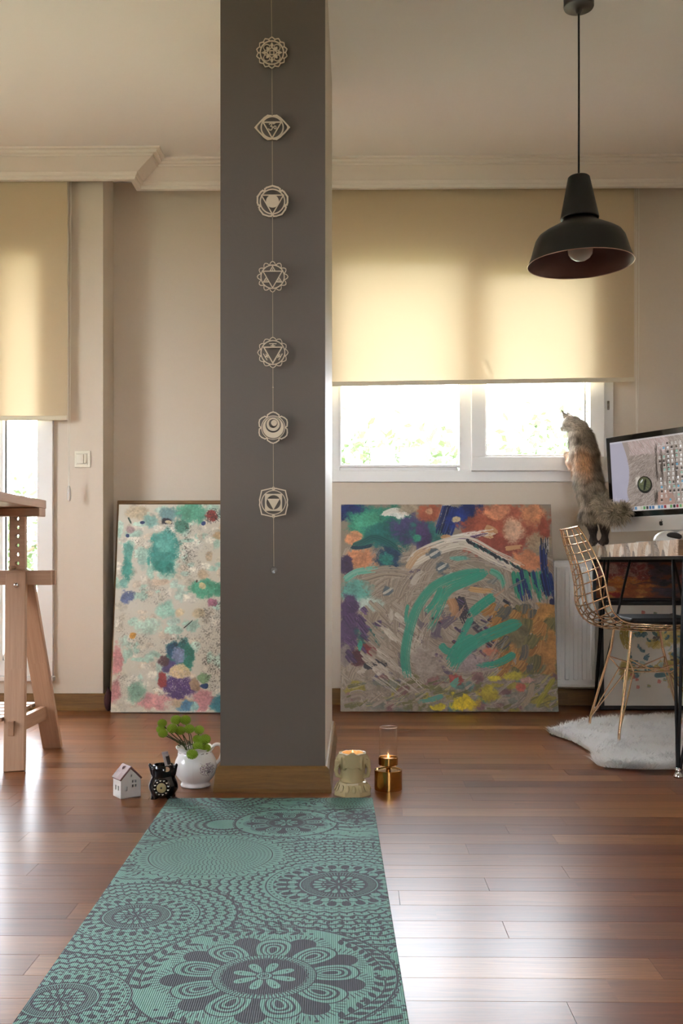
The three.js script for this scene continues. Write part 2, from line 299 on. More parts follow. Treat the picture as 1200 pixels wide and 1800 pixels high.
// ---------------------------------------------------------------- yoga mat
{
  const W = 0.61, L = 1.73, TW = 1024, TH = 2048, sx = TW / W, sy = TH / L;
  const tex = canvas(TW, TH, (c) => {
    const bg = '#6c978f', ink = '#363542';
    c.fillStyle = bg; c.fillRect(0, 0, TW, TH);
    c.save(); c.scale(sx, sy);                        // metres; x across from the left, y from the far end towards the viewer
    c.lineCap = 'round'; c.lineJoin = 'round'; c.strokeStyle = c.fillStyle = ink;
    const R = rng(77);
    const polar = (x, y, r, a) => [x + r * cos(a), y + r * sin(a)];
    const disc = (x, y, r, col) => { c.fillStyle = col; c.beginPath(); c.arc(x, y, r, 0, TAU); c.fill(); };
    const circ = (x, y, r, w, col = ink) => { c.strokeStyle = col; c.lineWidth = w; c.beginPath(); c.arc(x, y, r, 0, TAU); c.stroke(); };
    function petal(x, y, a, r0, r1, half, fill, line, lw, fat = 1) {   // teardrop petal with a round tip
      const l = r1 - r0, w = half * (r0 + l * 0.62) * fat; c.save(); c.translate(x, y); c.rotate(a); c.beginPath(); c.moveTo(r0, 0); c.bezierCurveTo(r0 + l * 0.2, -w * 0.7, r0 + l * 0.35, -w, r0 + l * 0.66, -w); c.bezierCurveTo(r0 + l * 0.9, -w, r1, -w * 0.55, r1, 0); c.bezierCurveTo(r1, w * 0.55, r0 + l * 0.9, w, r0 + l * 0.66, w); c.bezierCurveTo(r0 + l * 0.35, w, r0 + l * 0.2, w * 0.7, r0, 0); c.closePath();
      if (fill) { c.fillStyle = fill; c.fill(); } if (line) { c.strokeStyle = line; c.lineWidth = lw; c.stroke(); } c.restore();
    }
    function leaf(x, y, a, len, wid, col = ink) { c.save(); c.translate(x, y); c.rotate(a); c.fillStyle = col; c.beginPath(); c.moveTo(0, 0); c.quadraticCurveTo(len * 0.45, wid, len, 0); c.quadraticCurveTo(len * 0.45, -wid, 0, 0); c.fill(); c.restore(); }
    function spokes(x, y, r0, r1, n, w, off = 0) { c.strokeStyle = ink; c.lineWidth = w; for (let i = 0; i < n; i++) { const a = off + (i * TAU) / n; c.beginPath(); c.moveTo(...polar(x, y, r0, a)); c.lineTo(...polar(x, y, r1, a)); c.stroke(); } }
    function drops(x, y, r, n, len, wid, col = ink, off = 0) { for (let i = 0; i < n; i++) { const a = off + (i * TAU) / n; leaf(...polar(x, y, r, a), a, len, wid, col); } }
    function dots(x, y, r, n, s, col = ink) { for (let i = 0; i < n; i++) disc(...polar(x, y, r, (i * TAU) / n), s, col); }
    function zig(x, y, r, n, amp, w, col = ink) { c.strokeStyle = col; c.lineWidth = w; c.beginPath(); for (let i = 0; i <= n * 8; i++) { const a = (i * TAU) / (n * 8); c.lineTo(...polar(x, y, r + amp * Math.abs(sin((i * PI) / 8)), a)); } c.stroke(); }
    // ground pattern of scattered drops and wavy lines
    for (let i = 0; i < 4200; i++) { const x = R() * W, y = R() * L, a = fbm(x * 4, y * 4, 1.2, 2) * 7; leaf(x, y, a, 0.008 + R() * 0.012, 0.0025 + R() * 0.0035); }
    for (let k = 0; k < 60; k++) { c.strokeStyle = ink; c.lineWidth = 0.0045; c.beginPath(); const y0 = k * 0.03; for (let x = 0; x <= W; x += 0.01) c.lineTo(x, y0 + 0.03 * sin(x * 9 + k) + 0.006 * sin(x * 60)); c.stroke(); }
    // concentric dotted medallion
    function dotted(x, y, r) { disc(x, y, r, bg); for (let q = 0.012; q < r * 0.78; q += 0.0095) drops(x, y, q, Math.max(6, Math.round((q * TAU) / 0.0095)), 0.0074, 0.0036, ink, q * 40); circ(x, y, r * 0.8, 0.0025); drops(x, y, r * 0.82, 64, r * 0.1, 0.004); zig(x, y, r * 0.94, 40, r * 0.05, 0.003); }
    // dark sun medallion
    function sun(x, y, r) {
      disc(x, y, r, bg); circ(x, y, r, 0.003); dots(x, y, r * 0.95, 60, 0.003); disc(x, y, r * 0.9, ink);
      for (let i = 0; i < 26; i++) petal(x, y, (i * TAU) / 26, r * 0.62, r * 0.88, 0.1, null, bg, 0.0055);
      for (let i = 0; i < 22; i++) petal(x, y, ((i + 0.5) * TAU) / 22, r * 0.55, r * 0.72, 0.1, bg, ink, 0.003);
      disc(x, y, r * 0.56, ink); for (let i = 0; i < 30; i++) leaf(...polar(x, y, r * 0.6, (i * TAU) / 30), (i * TAU) / 30, r * 0.09, 0.006, bg);
      circ(x, y, r * 0.53, 0.003, bg); c.strokeStyle = bg; spokes(x, y, 0, 0, 1, 0);
      for (let i = 0; i < 70; i++) { c.strokeStyle = bg; c.lineWidth = 0.0016; c.beginPath(); c.moveTo(...polar(x, y, r * 0.4, (i * TAU) / 70)); c.lineTo(...polar(x, y, r * 0.5, (i * TAU) / 70)); c.stroke(); }
      for (let i = 0; i < 18; i++) petal(x, y, (i * TAU) / 18, r * 0.22, r * 0.36, 0.12, bg, null, 0);
      disc(x, y, r * 0.24, ink); for (let i = 0; i < 8; i++) leaf(...polar(x, y, r * 0.05, (i * TAU) / 8), (i * TAU) / 8, r * 0.14, 0.004, bg); dots(x, y, r * 0.21, 14, 0.003, bg);
    }
    // the large flower with double petals
    function flower(x, y, r, leaves) {
      disc(x, y, r * 1.2, bg); circ(x, y, r * 1.2, 0.004); zig(x, y, r * 1.2, 60, 0.006, 0.003);
      if (leaves) for (const [a0, a1, s] of [[2.9, 3.9, 1], [4.2, 5.0, -1], [0.1, 0.9, -1], [1.3, 2.3, 1], [5.4, 6.1, 1]]) { c.strokeStyle = ink; c.lineWidth = 0.003; c.beginPath(); for (let t = 0; t <= 1; t += 0.1) c.lineTo(...polar(x, y, r * (1.09 + 0.02 * sin(t * 6)), a0 + (a1 - a0) * t)); c.stroke(); for (let t = 0; t <= 1; t += 0.14) { const a = a0 + (a1 - a0) * t, p = polar(x, y, r * 1.09, a); leaf(...p, a + 0.5 + (s > 0 ? 0.4 : -1.4), 0.028, 0.012); leaf(...p, a + 2.4 + (s > 0 ? 0 : 1.4), 0.026, 0.011); } }
      for (let i = 0; i < 34; i++) { const a = R() * TAU; disc(...polar(x, y, r * (0.98 + 0.18 * R()), a), 0.004, ink); }
      for (let i = 0; i < 9; i++) {
        const a = ((i + 0.5) * TAU) / 9 - 1.5; petal(x, y, a, r * 0.3, r * 0.9, 0.33, bg, null, 0);
        c.strokeStyle = ink; c.lineWidth = 0.0022; for (let k = -11; k <= 11; k++) { const t = (k / 11) * 1.9, o = polar(x, y, r * 0.68, a), e = [o[0] + r * 0.33 * cos(a + t), o[1] + r * 0.33 * sin(a + t)], f = [o[0] + r * 0.25 * cos(a + t), o[1] + r * 0.25 * sin(a + t)]; c.beginPath(); c.moveTo(...f); c.lineTo(...e); c.stroke(); }
        petal(x, y, a, r * 0.36, r * 0.93, 0.2, ink, null, 0);
      }
      for (let i = 0; i < 9; i++) { const a = (i * TAU) / 9 - 1.5; petal(x, y, a, r * 0.3, r * 0.86, 0.27, bg, ink, 0.0034); petal(x, y, a, r * 0.4, r * 0.79, 0.2, ink, null, 0); petal(x, y, a, r * 0.415, r * 0.76, 0.17, bg, null, 0); petal(x, y, a, r * 0.46, r * 0.73, 0.125, ink, null, 0); petal(x, y, a, r * 0.475, r * 0.7, 0.1, bg, null, 0); petal(x, y, a, r * 0.51, r * 0.67, 0.06, ink, null, 0); }
      disc(x, y, r * 0.47, bg); circ(x, y, r * 0.47, 0.0024); spokes(x, y, r * 0.36, r * 0.46, 84, 0.0024); disc(x, y, r * 0.38, ink); zig(x, y, r * 0.37, 30, r * 0.03, 0.0026, ink);
      for (let i = 0; i < 8; i++) petal(x, y, (i * TAU) / 8 + 0.3, r * 0.05, r * 0.3, 0.26, bg, ink, 0.002);
      for (let i = 0; i < 8; i++) disc(...polar(x, y, r * 0.23, (i * TAU) / 8 + 0.3), 0.0022, ink);
      disc(x, y, r * 0.075, bg); circ(x, y, r * 0.075, 0.0025); circ(x, y, r * 0.04, 0.002); disc(x, y, r * 0.02, ink);
    }
    function waves(x, y, r0, r1) { disc(x, y, r1, bg); for (let q = r0; q < r1; q += 0.022) { zig(x, y, q, 36, 0.008, 0.006); drops(x, y, q + 0.008, Math.round((q * TAU) / 0.014), 0.011, 0.0046); } circ(x, y, r1, 0.004); }
    waves(0.505, 0.8, 0.17, 0.36); waves(0.05, 1.37, 0.1, 0.27); waves(0.1, 0.99, 0.13, 0.2); waves(0.2, 0.3, 0.05, 0.2);
    dotted(0.198, 0.584, 0.185); flower(0.365, 0.285, 0.115, false); sun(0.04, 0.03, 0.075); waves(0.19, 0.0, 0.04, 0.12); dotted(0.55, 0.03, 0.1); flower(0.56, 0.22, 0.07, false);
    for (let i = 0; i < 26; i++) leaf(0.4 + (i % 9) * 0.024, 0.475 + Math.floor(i / 9) * 0.03, 1.57, 0.02, 0.008);
    for (let i = 0; i < 40; i++) leaf(0.36 + (i % 10) * 0.025, 0.99 + Math.floor(i / 10) * 0.03, 1.57 + 0.3 * sin(i), 0.022, 0.008);
    sun(0.505, 0.8, 0.16); sun(0.1, 0.99, 0.125); flower(0.375, 1.28, 0.19, true); sun(0.05, 1.37, 0.115); sun(0.1, 1.66, 0.14); dotted(0.5, 1.68, 0.13);
    c.restore();
    // woven print: fine ribs along the length break the ink up
    c.globalAlpha = 0.3; c.fillStyle = '#769d95'; for (let x = 0; x < TW; x += 6) c.fillRect(x, 0, 2, TH); c.globalAlpha = 1;
  });
  const rib = dataTex(8, 8, (u) => 0.5 + 0.5 * sin(u * TAU), false);
  const mat = thing('yoga_mat', 'teal yoga mat printed with dark mandala flowers on the floor', 'mat', [-0.2565, 0, -2.9795], 0.0225);
  const g = new RoundedBoxGeometry(W, 0.005, L, 2, 0.0024); g.translate(0, 0.0026, L / 2);
  const p = g.attributes.position, uv = g.attributes.uv; for (let i = 0; i < p.count; i++) uv.setXY(i, p.getX(i) / W + 0.5, 1 - p.getZ(i) / L);
  part('mat_sheet', g, std(0xffffff, 0.72, { map: tex, bumpMap: again(rib, 170, 1), bumpScale: 0.0008 }), mat);
}

// ---------------------------------------------------------------- canvases leaning on the wall
function dab(c, R, pts, width, colors, bristles = 26, dry = 0.25) {   // a brush stroke of many hairs; pts = smooth path
  const curve = new THREE.CatmullRomCurve3(pts.map(([x, y]) => V(x, y, 0))), n = 40, P = curve.getPoints(n);
  for (let b = 0; b < bristles; b++) {
    const t = (b / (bristles - 1) - 0.5) * 2, off = t * width * 0.5 * (0.9 + 0.2 * R()), s0 = R() * 0.1, s1 = 1 - R() * dry * (0.4 + 0.6 * Math.abs(t));
    c.strokeStyle = colors[Math.floor(R() * colors.length)]; c.globalAlpha = 0.75 + 0.25 * R(); c.lineWidth = (width / bristles) * (1.2 + R()); c.beginPath();
    let pen = false;
    for (let i = 0; i <= n; i++) { const s = i / n; if (s < s0 || s > s1 || (R() < dry * 0.16 && s > 0.3)) { pen = false; continue; } const a = P[Math.max(0, i - 1)], d = P[Math.min(n, i + 1)], l = Math.hypot(d.x - a.x, d.y - a.y) || 1, taper = Math.min(1, s * 6 + 0.35), x = P[i].x - ((d.y - a.y) / l) * off * taper, y = P[i].y + ((d.x - a.x) / l) * off * taper; pen ? c.lineTo(x, y) : c.moveTo(x, y); pen = true; }
    c.stroke();
  }
  c.globalAlpha = 1;
}
const NS = 512, noiseA = new Float32Array(NS * NS), noiseB = new Float32Array(NS * NS), noiseC = new Float32Array(NS * NS);
for (let y = 0; y < NS; y++) for (let x = 0; x < NS; x++) { const i = y * NS + x; noiseA[i] = fbm(x * 0.022, y * 0.022, 1.5, 5); noiseB[i] = fbm(x * 0.022, y * 0.022, 8.5, 5); noiseC[i] = fbm(x * 0.11, y * 0.11, 4.5, 3); }
function blotch(c, R, x, y, rx, ry, color, soft = 0.5, rag = 0.25) {   // ragged patch of paint with knife-worn edges
  const m = c.getTransform(), k = V(0, 0, 0), X = m.a * x + m.e, Y = m.d * y + m.f, RX = m.a * rx, RY = m.d * ry, W = c.canvas.width, H = c.canvas.height, x0 = Math.max(0, Math.floor(X - RX * 1.7)), x1 = Math.min(W, Math.ceil(X + RX * 1.7)), y0 = Math.max(0, Math.floor(Y - RY * 1.7)), y1 = Math.min(H, Math.ceil(Y + RY * 1.7));
  const ox = Math.floor(R() * NS), oy = Math.floor(R() * NS); if (x1 <= x0 || y1 <= y0) return;
  const im = c.getImageData(x0, y0, x1 - x0, y1 - y0), D = im.data, col = [1, 3, 5].map((q) => parseInt(color.slice(q, q + 2), 16)), w = 0.45 + rag * 1.3;
  for (let yy = y0; yy < y1; yy++) for (let xx = x0; xx < x1; xx++) {
    const n = ((yy + oy) & (NS - 1)) * NS + ((xx + ox) & (NS - 1)), u = (xx - X) / RX + w * noiseA[n], v = (yy - Y) / RY + w * noiseB[n], e = 1 - Math.hypot(u, v) + 0.35 * noiseC[n] * (0.4 + soft);
    let t = (e + soft * 0.3) / (soft * 0.5 + 0.06); t = t < 0 ? 0 : t > 1 ? 1 : t; if (!t) continue;
    if (noiseC[n] > 0.24 + 0.5 * e) t *= 0.25;
    const i = ((yy - y0) * (x1 - x0) + xx - x0) * 4, s = 1 + 0.35 * noiseA[n] + 0.22 * noiseC[n]; t *= 0.94;
    for (let q = 0; q < 3; q++) D[i + q] += (Math.min(255, col[q] * s) - D[i + q]) * t;
  }
  c.putImageData(im, x0, y0);
}
function speckle(c, R, x, y, rx, ry, n, color, s) { c.fillStyle = c.strokeStyle = color; for (let i = 0; i < n; i++) { const a = R() * TAU, q = Math.sqrt(R()), px = x + rx * q * cos(a), py = y + ry * q * sin(a); c.globalAlpha = 0.35 + 0.6 * R(); if (R() < 0.5) { c.beginPath(); c.ellipse(px, py, s * (0.3 + R()), s * (0.2 + 0.5 * R()), R() * 3, 0, TAU); c.fill(); } else { c.lineWidth = s * (0.25 + 0.35 * R()); c.beginPath(); c.moveTo(px, py); c.quadraticCurveTo(px + (R() - 0.5) * s * 6, py + (R() - 0.5) * s * 6, px + (R() - 0.5) * s * 9, py + (R() - 0.5) * s * 9); c.stroke(); } } c.globalAlpha = 1; }
function scratches(c, R, regions, color) {   // dark crackle rubbed into the paint
  const m = c.getTransform(), W = c.canvas.width, H = c.canvas.height, im = c.getImageData(0, 0, W, H), D = im.data;
  for (let yy = 0; yy < H; yy++) for (let xx = 0; xx < W; xx++) {
    const px = (xx - m.e) / m.a, py = (yy - m.f) / m.d; let k = 0; for (const [x, y, rx, ry, s] of regions) { const e = 1 - Math.hypot((px - x) / rx, (py - y) / ry); if (e > 0) k = Math.max(k, s * Math.min(1, e * 2.2)); }
    if (k <= 0) continue;
    const n1 = noiseC[((yy * 2 + 77) & (NS - 1)) * NS + ((xx * 2 + 31) & (NS - 1))], n2 = noiseA[((yy * 5) & (NS - 1)) * NS + ((xx * 5 + 200) & (NS - 1))], n3 = noiseB[((yy + 99) & (NS - 1)) * NS + ((xx + 12) & (NS - 1))];
    let t = Math.abs(n1) < 0.045 * k + 0.05 * k * n3 || n2 > 0.34 - 0.2 * k ? k * (0.55 + 0.8 * n3) : 0; t = Math.max(0, Math.min(0.85, t)); if (!t) continue;
    const i = (yy * W + xx) * 4; for (let q = 0; q < 3; q++) D[i + q] += (color[q] - D[i + q]) * t;
  }
  c.putImageData(im, 0, 0);
}
const artBump = dataTex(512, 512, (u, v, x, y) => 0.5 + 0.5 * fbm(x * 0.06, y * 0.06, 3, 5), false);
function stretched(name, label, tex, w, h, t, pos, lean, sideColor) {
  const o = thing(name, label, 'painting', pos); o.rotation.x = -lean;
  const face = new THREE.PlaneGeometry(w, h); face.translate(0, h / 2, t + 0.0006);
  part('canvas_wrap', bx(w, h, t, [0, h / 2, t / 2], 0.004), std(new THREE.Color(sideColor), 0.8), o);
  part('painted_face', face, std(0xffffff, 0.5, { map: tex, bumpMap: artBump, bumpScale: 0.0012 }), o);
  return o;
}
{
  // large square abstract, coordinates in a 1200 x 1171 field
  const S = 1024, tex = canvas(S, S, (c) => {
    const R = rng(5); c.scale(S / 1065, S / 1050); c.translate(-55, -74);
    c.lineCap = 'round';
    c.fillStyle = '#8d8273'; c.fillRect(0, 0, 1200, 1200);
    const tan = ['#9a8c7e', '#8a7c6e', '#a39482', '#7f7265', '#ac9e8f'], teal = ['#329079', '#35957d', '#2f8b74', '#389a81'], navy = ['#1d2f6e', '#162456', '#24397f', '#10193f'], rust = ['#9c4f3c', '#8c4534', '#a85a45'], salmon = ['#d08b66', '#c27c58', '#d99a76'], plum = ['#4b3558', '#5a4068', '#3c2a48', '#6b5178'], deep = ['#1f5b57', '#27706a', '#1a4a4c'], ochre = ['#a1713c', '#8d6233', '#b38449'], olive = ['#6c6640', '#5a5838', '#7d7446'], white = ['#e6e0d6', '#d9d2c6', '#f0ebe2'], dark = ['#262631', '#33323c', '#1e2530'];
    for (let i = 0; i < 620; i++) { const x = 55 + R() * 1065, y = 330 + R() * 800, a = Math.atan2(y - 740, x - 640) + PI / 2 + (R() - 0.5) * 1.5, l = 60 + R() * 130; dab(c, R, [[x, y], [x + (l / 2) * cos(a), y + (l / 2) * sin(a)], [x + l * cos(a + 0.12), y + l * sin(a + 0.12)]], 14 + R() * 34, R() < 0.93 ? tan : R() < 0.6 ? ['#5f5062', '#6b6068'] : ['#b9aea0'], 14, 0.7); }
    // upper left greens and blues
    blotch(c, R, 110, 110, 90, 60, '#1f2c63', 0.4); blotch(c, R, 250, 170, 160, 90, '#2c7a66', 0.6); blotch(c, R, 170, 165, 75, 55, '#4ca283', 0.8); blotch(c, R, 300, 240, 120, 70, '#23615f', 0.7); blotch(c, R, 420, 210, 110, 80, '#47406a', 0.8); blotch(c, R, 480, 220, 90, 55, '#2d6d66', 0.8);
    blotch(c, R, 330, 125, 70, 22, '#e9e6df', 0.4, 0.5); dab(c, R, [[260, 130], [330, 105], [400, 130]], 26, white, 14, 0.6);
    blotch(c, R, 125, 255, 48, 42, '#d19068', 0.6); blotch(c, R, 150, 360, 80, 50, '#cd8a63', 0.6); blotch(c, R, 80, 390, 36, 50, '#3a2c4d', 0.6);
    dab(c, R, [[100, 305], [170, 275], [220, 250], [290, 275], [370, 335]], 38, deep, 24, 0.2); dab(c, R, [[100, 300], [160, 300], [220, 285]], 14, ['#16384a'], 8, 0.2);
    blotch(c, R, 295, 355, 75, 60, '#1f3b5a', 0.7); blotch(c, R, 285, 360, 36, 36, '#2f7d72', 0.9); blotch(c, R, 470, 230, 34, 80, '#4a3560', 0.7);
    // top middle and right
    blotch(c, R, 400, 95, 60, 26, '#a3937c', 0.8); blotch(c, R, 510, 120, 62, 50, '#a3583f', 0.6); blotch(c, R, 500, 110, 20, 16, '#d3a27f', 0.9); blotch(c, R, 590, 120, 30, 60, '#ded5c8', 0.6); dab(c, R, [[620, 80], [600, 150], [570, 240]], 90, navy, 30, 0.2); blotch(c, R, 720, 110, 90, 45, '#18255c', 0.3); blotch(c, R, 640, 150, 60, 55, '#22367e', 0.5);
    c.fillStyle = '#9a4f3b'; blotch(c, R, 760, 190, 110, 60, '#94493a', 0.5); blotch(c, R, 920, 170, 190, 110, '#9d523d', 0.5); blotch(c, R, 860, 290, 150, 70, '#92473a', 0.5); blotch(c, R, 850, 110, 60, 40, '#cf8a68', 0.8); blotch(c, R, 1030, 120, 60, 60, '#c98a63', 0.8); blotch(c, R, 925, 210, 62, 62, '#c9a48a', 0.8, 0.15); blotch(c, R, 1050, 270, 60, 50, '#a89478', 0.7); blotch(c, R, 990, 370, 90, 60, '#c9825c', 0.6); blotch(c, R, 1080, 200, 30, 60, '#8f4636', 0.6);
    dab(c, R, [[780, 210], [810, 220], [830, 240]], 60, ['#c9a37c', '#bd9168'], 16, 0.4); dab(c, R, [[570, 265], [700, 235], [840, 215]], 34, white, 18, 0.6); dab(c, R, [[600, 270], [700, 250], [800, 225]], 14, plum, 8, 0.5); dab(c, R, [[880, 305], [970, 295]], 20, ['#c99a70'], 8, 0.4);
    blotch(c, R, 640, 150, 22, 16, '#c9b38a', 0.5); blotch(c, R, 585, 245, 30, 14, '#c99a70', 0.4);
    // cream band sweeping down the right
    dab(c, R, [[380, 390], [520, 310], [680, 275], [830, 350], [1000, 430]], 70, ['#cfc5b5', '#bdb1a0', '#ded6c8'], 34, 0.35); for (let i = 0; i < 46; i++) { const t = R(), x = 680 + t * 330, y = 250 + t * 185; dab(c, R, [[x, y], [x + 14 + R() * 14, y + 20 + R() * 12]], 4 + R() * 7, R() < 0.6 ? dark : ['#2e5c5a'], 4, 0.4); }
    dab(c, R, [[380, 420], [450, 330], [560, 300]], 30, ['#b89572', '#c2a584'], 14, 0.5); dab(c, R, [[150, 460], [280, 425], [420, 440]], 60, tan, 26, 0.4); dab(c, R, [[70, 470], [130, 430], [260, 410]], 30, ['#58a892', '#7db8a6'], 14, 0.5);
    blotch(c, R, 130, 530, 75, 60, '#5f9f93', 0.8); blotch(c, R, 200, 590, 70, 34, '#a9b8ae', 0.8); blotch(c, R, 90, 700, 50, 150, '#4f3a5f', 0.7); blotch(c, R, 100, 600, 40, 60, '#4b3558', 0.6); blotch(c, R, 190, 760, 60, 70, '#2b5a58', 0.7); blotch(c, R, 190, 820, 44, 36, '#7f2f35', 0.5); blotch(c, R, 140, 860, 40, 40, '#4d2530', 0.6); blotch(c, R, 260, 690, 50, 16, '#473558', 0.5); blotch(c, R, 235, 890, 60, 26, '#26262f', 0.4, 0.5); blotch(c, R, 290, 970, 70, 40, '#4a4660', 0.6);
    blotch(c, R, 75, 840, 26, 60, '#857a78', 0.7);
    for (const [x, y] of [[285, 525], [560, 400], [585, 445], [520, 330]]) { blotch(c, R, x, y, 36, 22, '#56626c', 0.6, 0.7); dab(c, R, [[x - 20, y + 14], [x + 10, y - 4], [x + 34, y - 20]], 12, ['#cfc8bc', '#b8b0a4'], 8, 0.6); }
    for (let i = 0; i < 40; i++) { const x = 140 + R() * 260, y = 560 + R() * 380; dab(c, R, [[x, y], [x + 60, y + 40 + R() * 30]], 12 + R() * 14, R() < 0.86 ? tan : ['#cbc3b6', '#bdb4a6'], 8, 0.6); }
    // dark scar in the middle
    dab(c, R, [[640, 550], [660, 620], [690, 690]], 56, ['#26222e', '#3b3340', '#2e2834'], 18, 0.5); dab(c, R, [[700, 680], [760, 740]], 30, ['#3a3440', '#55434a'], 10, 0.5); dab(c, R, [[600, 560], [620, 610], [600, 660]], 40, ['#b98d68', '#a67c58'], 12, 0.4); dab(c, R, [[690, 510], [760, 520], [820, 525]], 24, ['#b98e5c', '#c79f70'], 10, 0.4);
    for (let i = 0; i < 30; i++) { const x = 500 + R() * 380, y = 560 + R() * 320; dab(c, R, [[x, y], [x + 30 + R() * 20, y + 18 + R() * 16]], 5 + R() * 10, [...dark, ...plum, '#7b3f38'], 5, 0.5); }
    // green and blue hanging strokes right
    for (let i = 0; i < 34; i++) { const x = 910 + R() * 200, y = 410 + R() * 50; dab(c, R, [[x, y], [x + 10, y + 60], [x + 22, y + 110 + R() * 30]], 14, R() < 0.55 ? ['#2f7f66', '#3a8f74'] : navy, 6, 0.5); }
    dab(c, R, [[1072, 270], [1074, 400], [1098, 560]], 34, navy, 18, 0.25); dab(c, R, [[1110, 560], [1110, 660]], 26, ['#2a2f5e', '#221f40'], 10, 0.3); for (let i = 0; i < 18; i++) { const x = 1060 + R() * 40; dab(c, R, [[x, 240 + R() * 40], [x, 300 + R() * 40]], 4, [...white, ...dark], 3, 0.5); }
    // ochre and olive lower right
    for (let i = 0; i < 120; i++) { const x = 830 + R() * 300, y = 580 + R() * 360, a = 1.9 + (R() - 0.5) * 0.8; dab(c, R, [[x, y], [x + 40 * cos(a), y + 40 * sin(a)], [x + 90 * cos(a + 0.2), y + 90 * sin(a + 0.2)]], 24 + R() * 24, R() < 0.5 ? ochre : R() < 0.6 ? olive : ['#5c5a52', '#4d4f4e', '#7d6c52'], 10, 0.5); }
    blotch(c, R, 1080, 620, 50, 40, '#b07f44', 0.5); blotch(c, R, 1090, 830, 40, 100, '#a87840', 0.7); blotch(c, R, 930, 740, 50, 80, '#6b6347', 0.7);
    for (let i = 0; i < 150; i++) { const x = 70 + R() * 1060, y = 950 + R() * 180, q = R() + (x > 600 ? 0.12 : 0); blotch(c, R, x, y, 14 + R() * 40, 10 + R() * 22, q < 0.4 ? '#8c8072' : q < 0.6 ? '#74756a' : q < 0.76 ? '#6c6840' : q < 0.88 ? '#94883a' : q < 0.96 ? '#7d5a58' : '#5a756e', 0.7, 0.6); }
    for (let i = 0; i < 90; i++) { const x = 70 + R() * 1060, y = 960 + R() * 150, a = -0.8 + R() * 0.8, q = R(); dab(c, R, [[x, y], [x + 30 * cos(a), y + 30 * sin(a)], [x + 80 * cos(a), y + 80 * sin(a)]], 6 + R() * 12, q < 0.5 ? tan : q < 0.75 ? olive : ['#6a6d60', '#a89a6a'], 8, 0.7); }
    blotch(c, R, 660, 1080, 66, 38, '#d8bd12', 0.7, 0.4); blotch(c, R, 540, 1100, 40, 16, '#c9b41a', 0.6, 0.4); blotch(c, R, 780, 1040, 50, 40, '#a9982a', 0.8); blotch(c, R, 905, 950, 44, 24, '#b0a232', 0.8, 0.4); blotch(c, R, 938, 1005, 24, 26, '#c0604e', 0.6); blotch(c, R, 970, 970, 40, 16, '#b98d80', 0.6, 0.4); blotch(c, R, 620, 965, 32, 30, '#9b4a42', 0.6, 0.5); blotch(c, R, 800, 830, 34, 26, '#b06a50', 0.8); blotch(c, R, 810, 960, 34, 14, '#c9b93a', 0.6, 0.4);
    dab(c, R, [[1000, 980], [975, 1060], [935, 1110]], 24, ['#b09a80', '#9d8a74'], 10, 0.4); dab(c, R, [[1110, 950], [1050, 1040], [1000, 1110]], 20, ['#8f8a2c', '#a59a34'], 8, 0.4); dab(c, R, [[100, 1050], [150, 1040], [180, 1060]], 40, tan, 14, 0.4);
    for (let i = 0; i < 26; i++) { const x = 130 + R() * 250, y = 640 + R() * 320; dab(c, R, [[x, y], [x + 50, y + 34], [x + 110 + R() * 40, y + 84 + R() * 30]], 5 + R() * 10, ['#b7aa9a', '#a5988a', '#c6bbad'], 7, 0.8); }
    for (let i = 0; i < 18; i++) { const x = 70 + R() * 90, y = 560 + R() * 300; dab(c, R, [[x, y], [x + 20 + R() * 30, y + 30 + R() * 30]], 14 + R() * 16, plum, 8, 0.6); }
    for (let i = 0; i < 22; i++) { const x = 480 + R() * 420, y = 480 + R() * 420, a = -0.7 + (R() - 0.5) * 0.8; dab(c, R, [[x, y], [x + 40 * cos(a), y + 40 * sin(a)], [x + 90 * cos(a), y + 90 * sin(a)]], 6 + R() * 14, R() < 0.5 ? ['#b08f78', '#a07f68'] : ['#7d7f76', '#6a6a68', '#8f8a84'], 8, 0.8); }
    blotch(c, R, 700, 880, 90, 50, '#8f8080', 0.9, 0.5); blotch(c, R, 480, 870, 80, 70, '#978a80', 0.9, 0.5);
    // the bright green sweeping strokes
    dab(c, R, [[800, 415], [640, 445], [520, 500], [440, 600], [395, 720], [372, 860], [385, 975]], 44, teal, 40, 0.12); dab(c, R, [[800, 420], [690, 470], [590, 520], [545, 610], [480, 740]], 46, teal, 34, 0.45); dab(c, R, [[560, 500], [520, 580], [470, 640]], 26, teal, 16, 0.4); dab(c, R, [[800, 415], [850, 445], [870, 510]], 30, ['#3a8f74', '#5fa890'], 14, 0.5); dab(c, R, [[390, 590], [380, 640], [378, 690]], 14, teal, 8, 0.3);
    dab(c, R, [[825, 545], [760, 590], [690, 650]], 46, teal, 26, 0.3); dab(c, R, [[960, 675], [850, 720], [740, 770], [650, 840], [590, 920]], 60, teal, 40, 0.2); dab(c, R, [[730, 760], [640, 820], [600, 900]], 70, teal, 34, 0.35); dab(c, R, [[710, 650], [660, 740], [610, 840]], 30, teal, 14, 0.6); dab(c, R, [[550, 790], [575, 820], [600, 830]], 34, teal, 16, 0.4); dab(c, R, [[920, 835], [840, 880], [720, 905]], 34, teal, 20, 0.55); dab(c, R, [[560, 1045], [500, 1065], [430, 1075]], 20, ['#4f9080'], 10, 0.5); dab(c, R, [[600, 1000], [640, 960]], 26, ['#5b9c8a'], 10, 0.6);
    blotch(c, R, 150, 800, 12, 26, '#3f9f86', 0.4); blotch(c, R, 655, 355, 40, 14, '#5c9488', 0.7, 0.4); blotch(c, R, 440, 250, 24, 18, '#3b9678', 0.6);
  });
  stretched('abstract_canvas', 'large square abstract canvas with sweeping green strokes leaning under the window', tex, 1.022, 1.0, 0.03, [0.436, 0.0004, -4.712], 0.2 - 0.015, 0xd6d0c6);
}
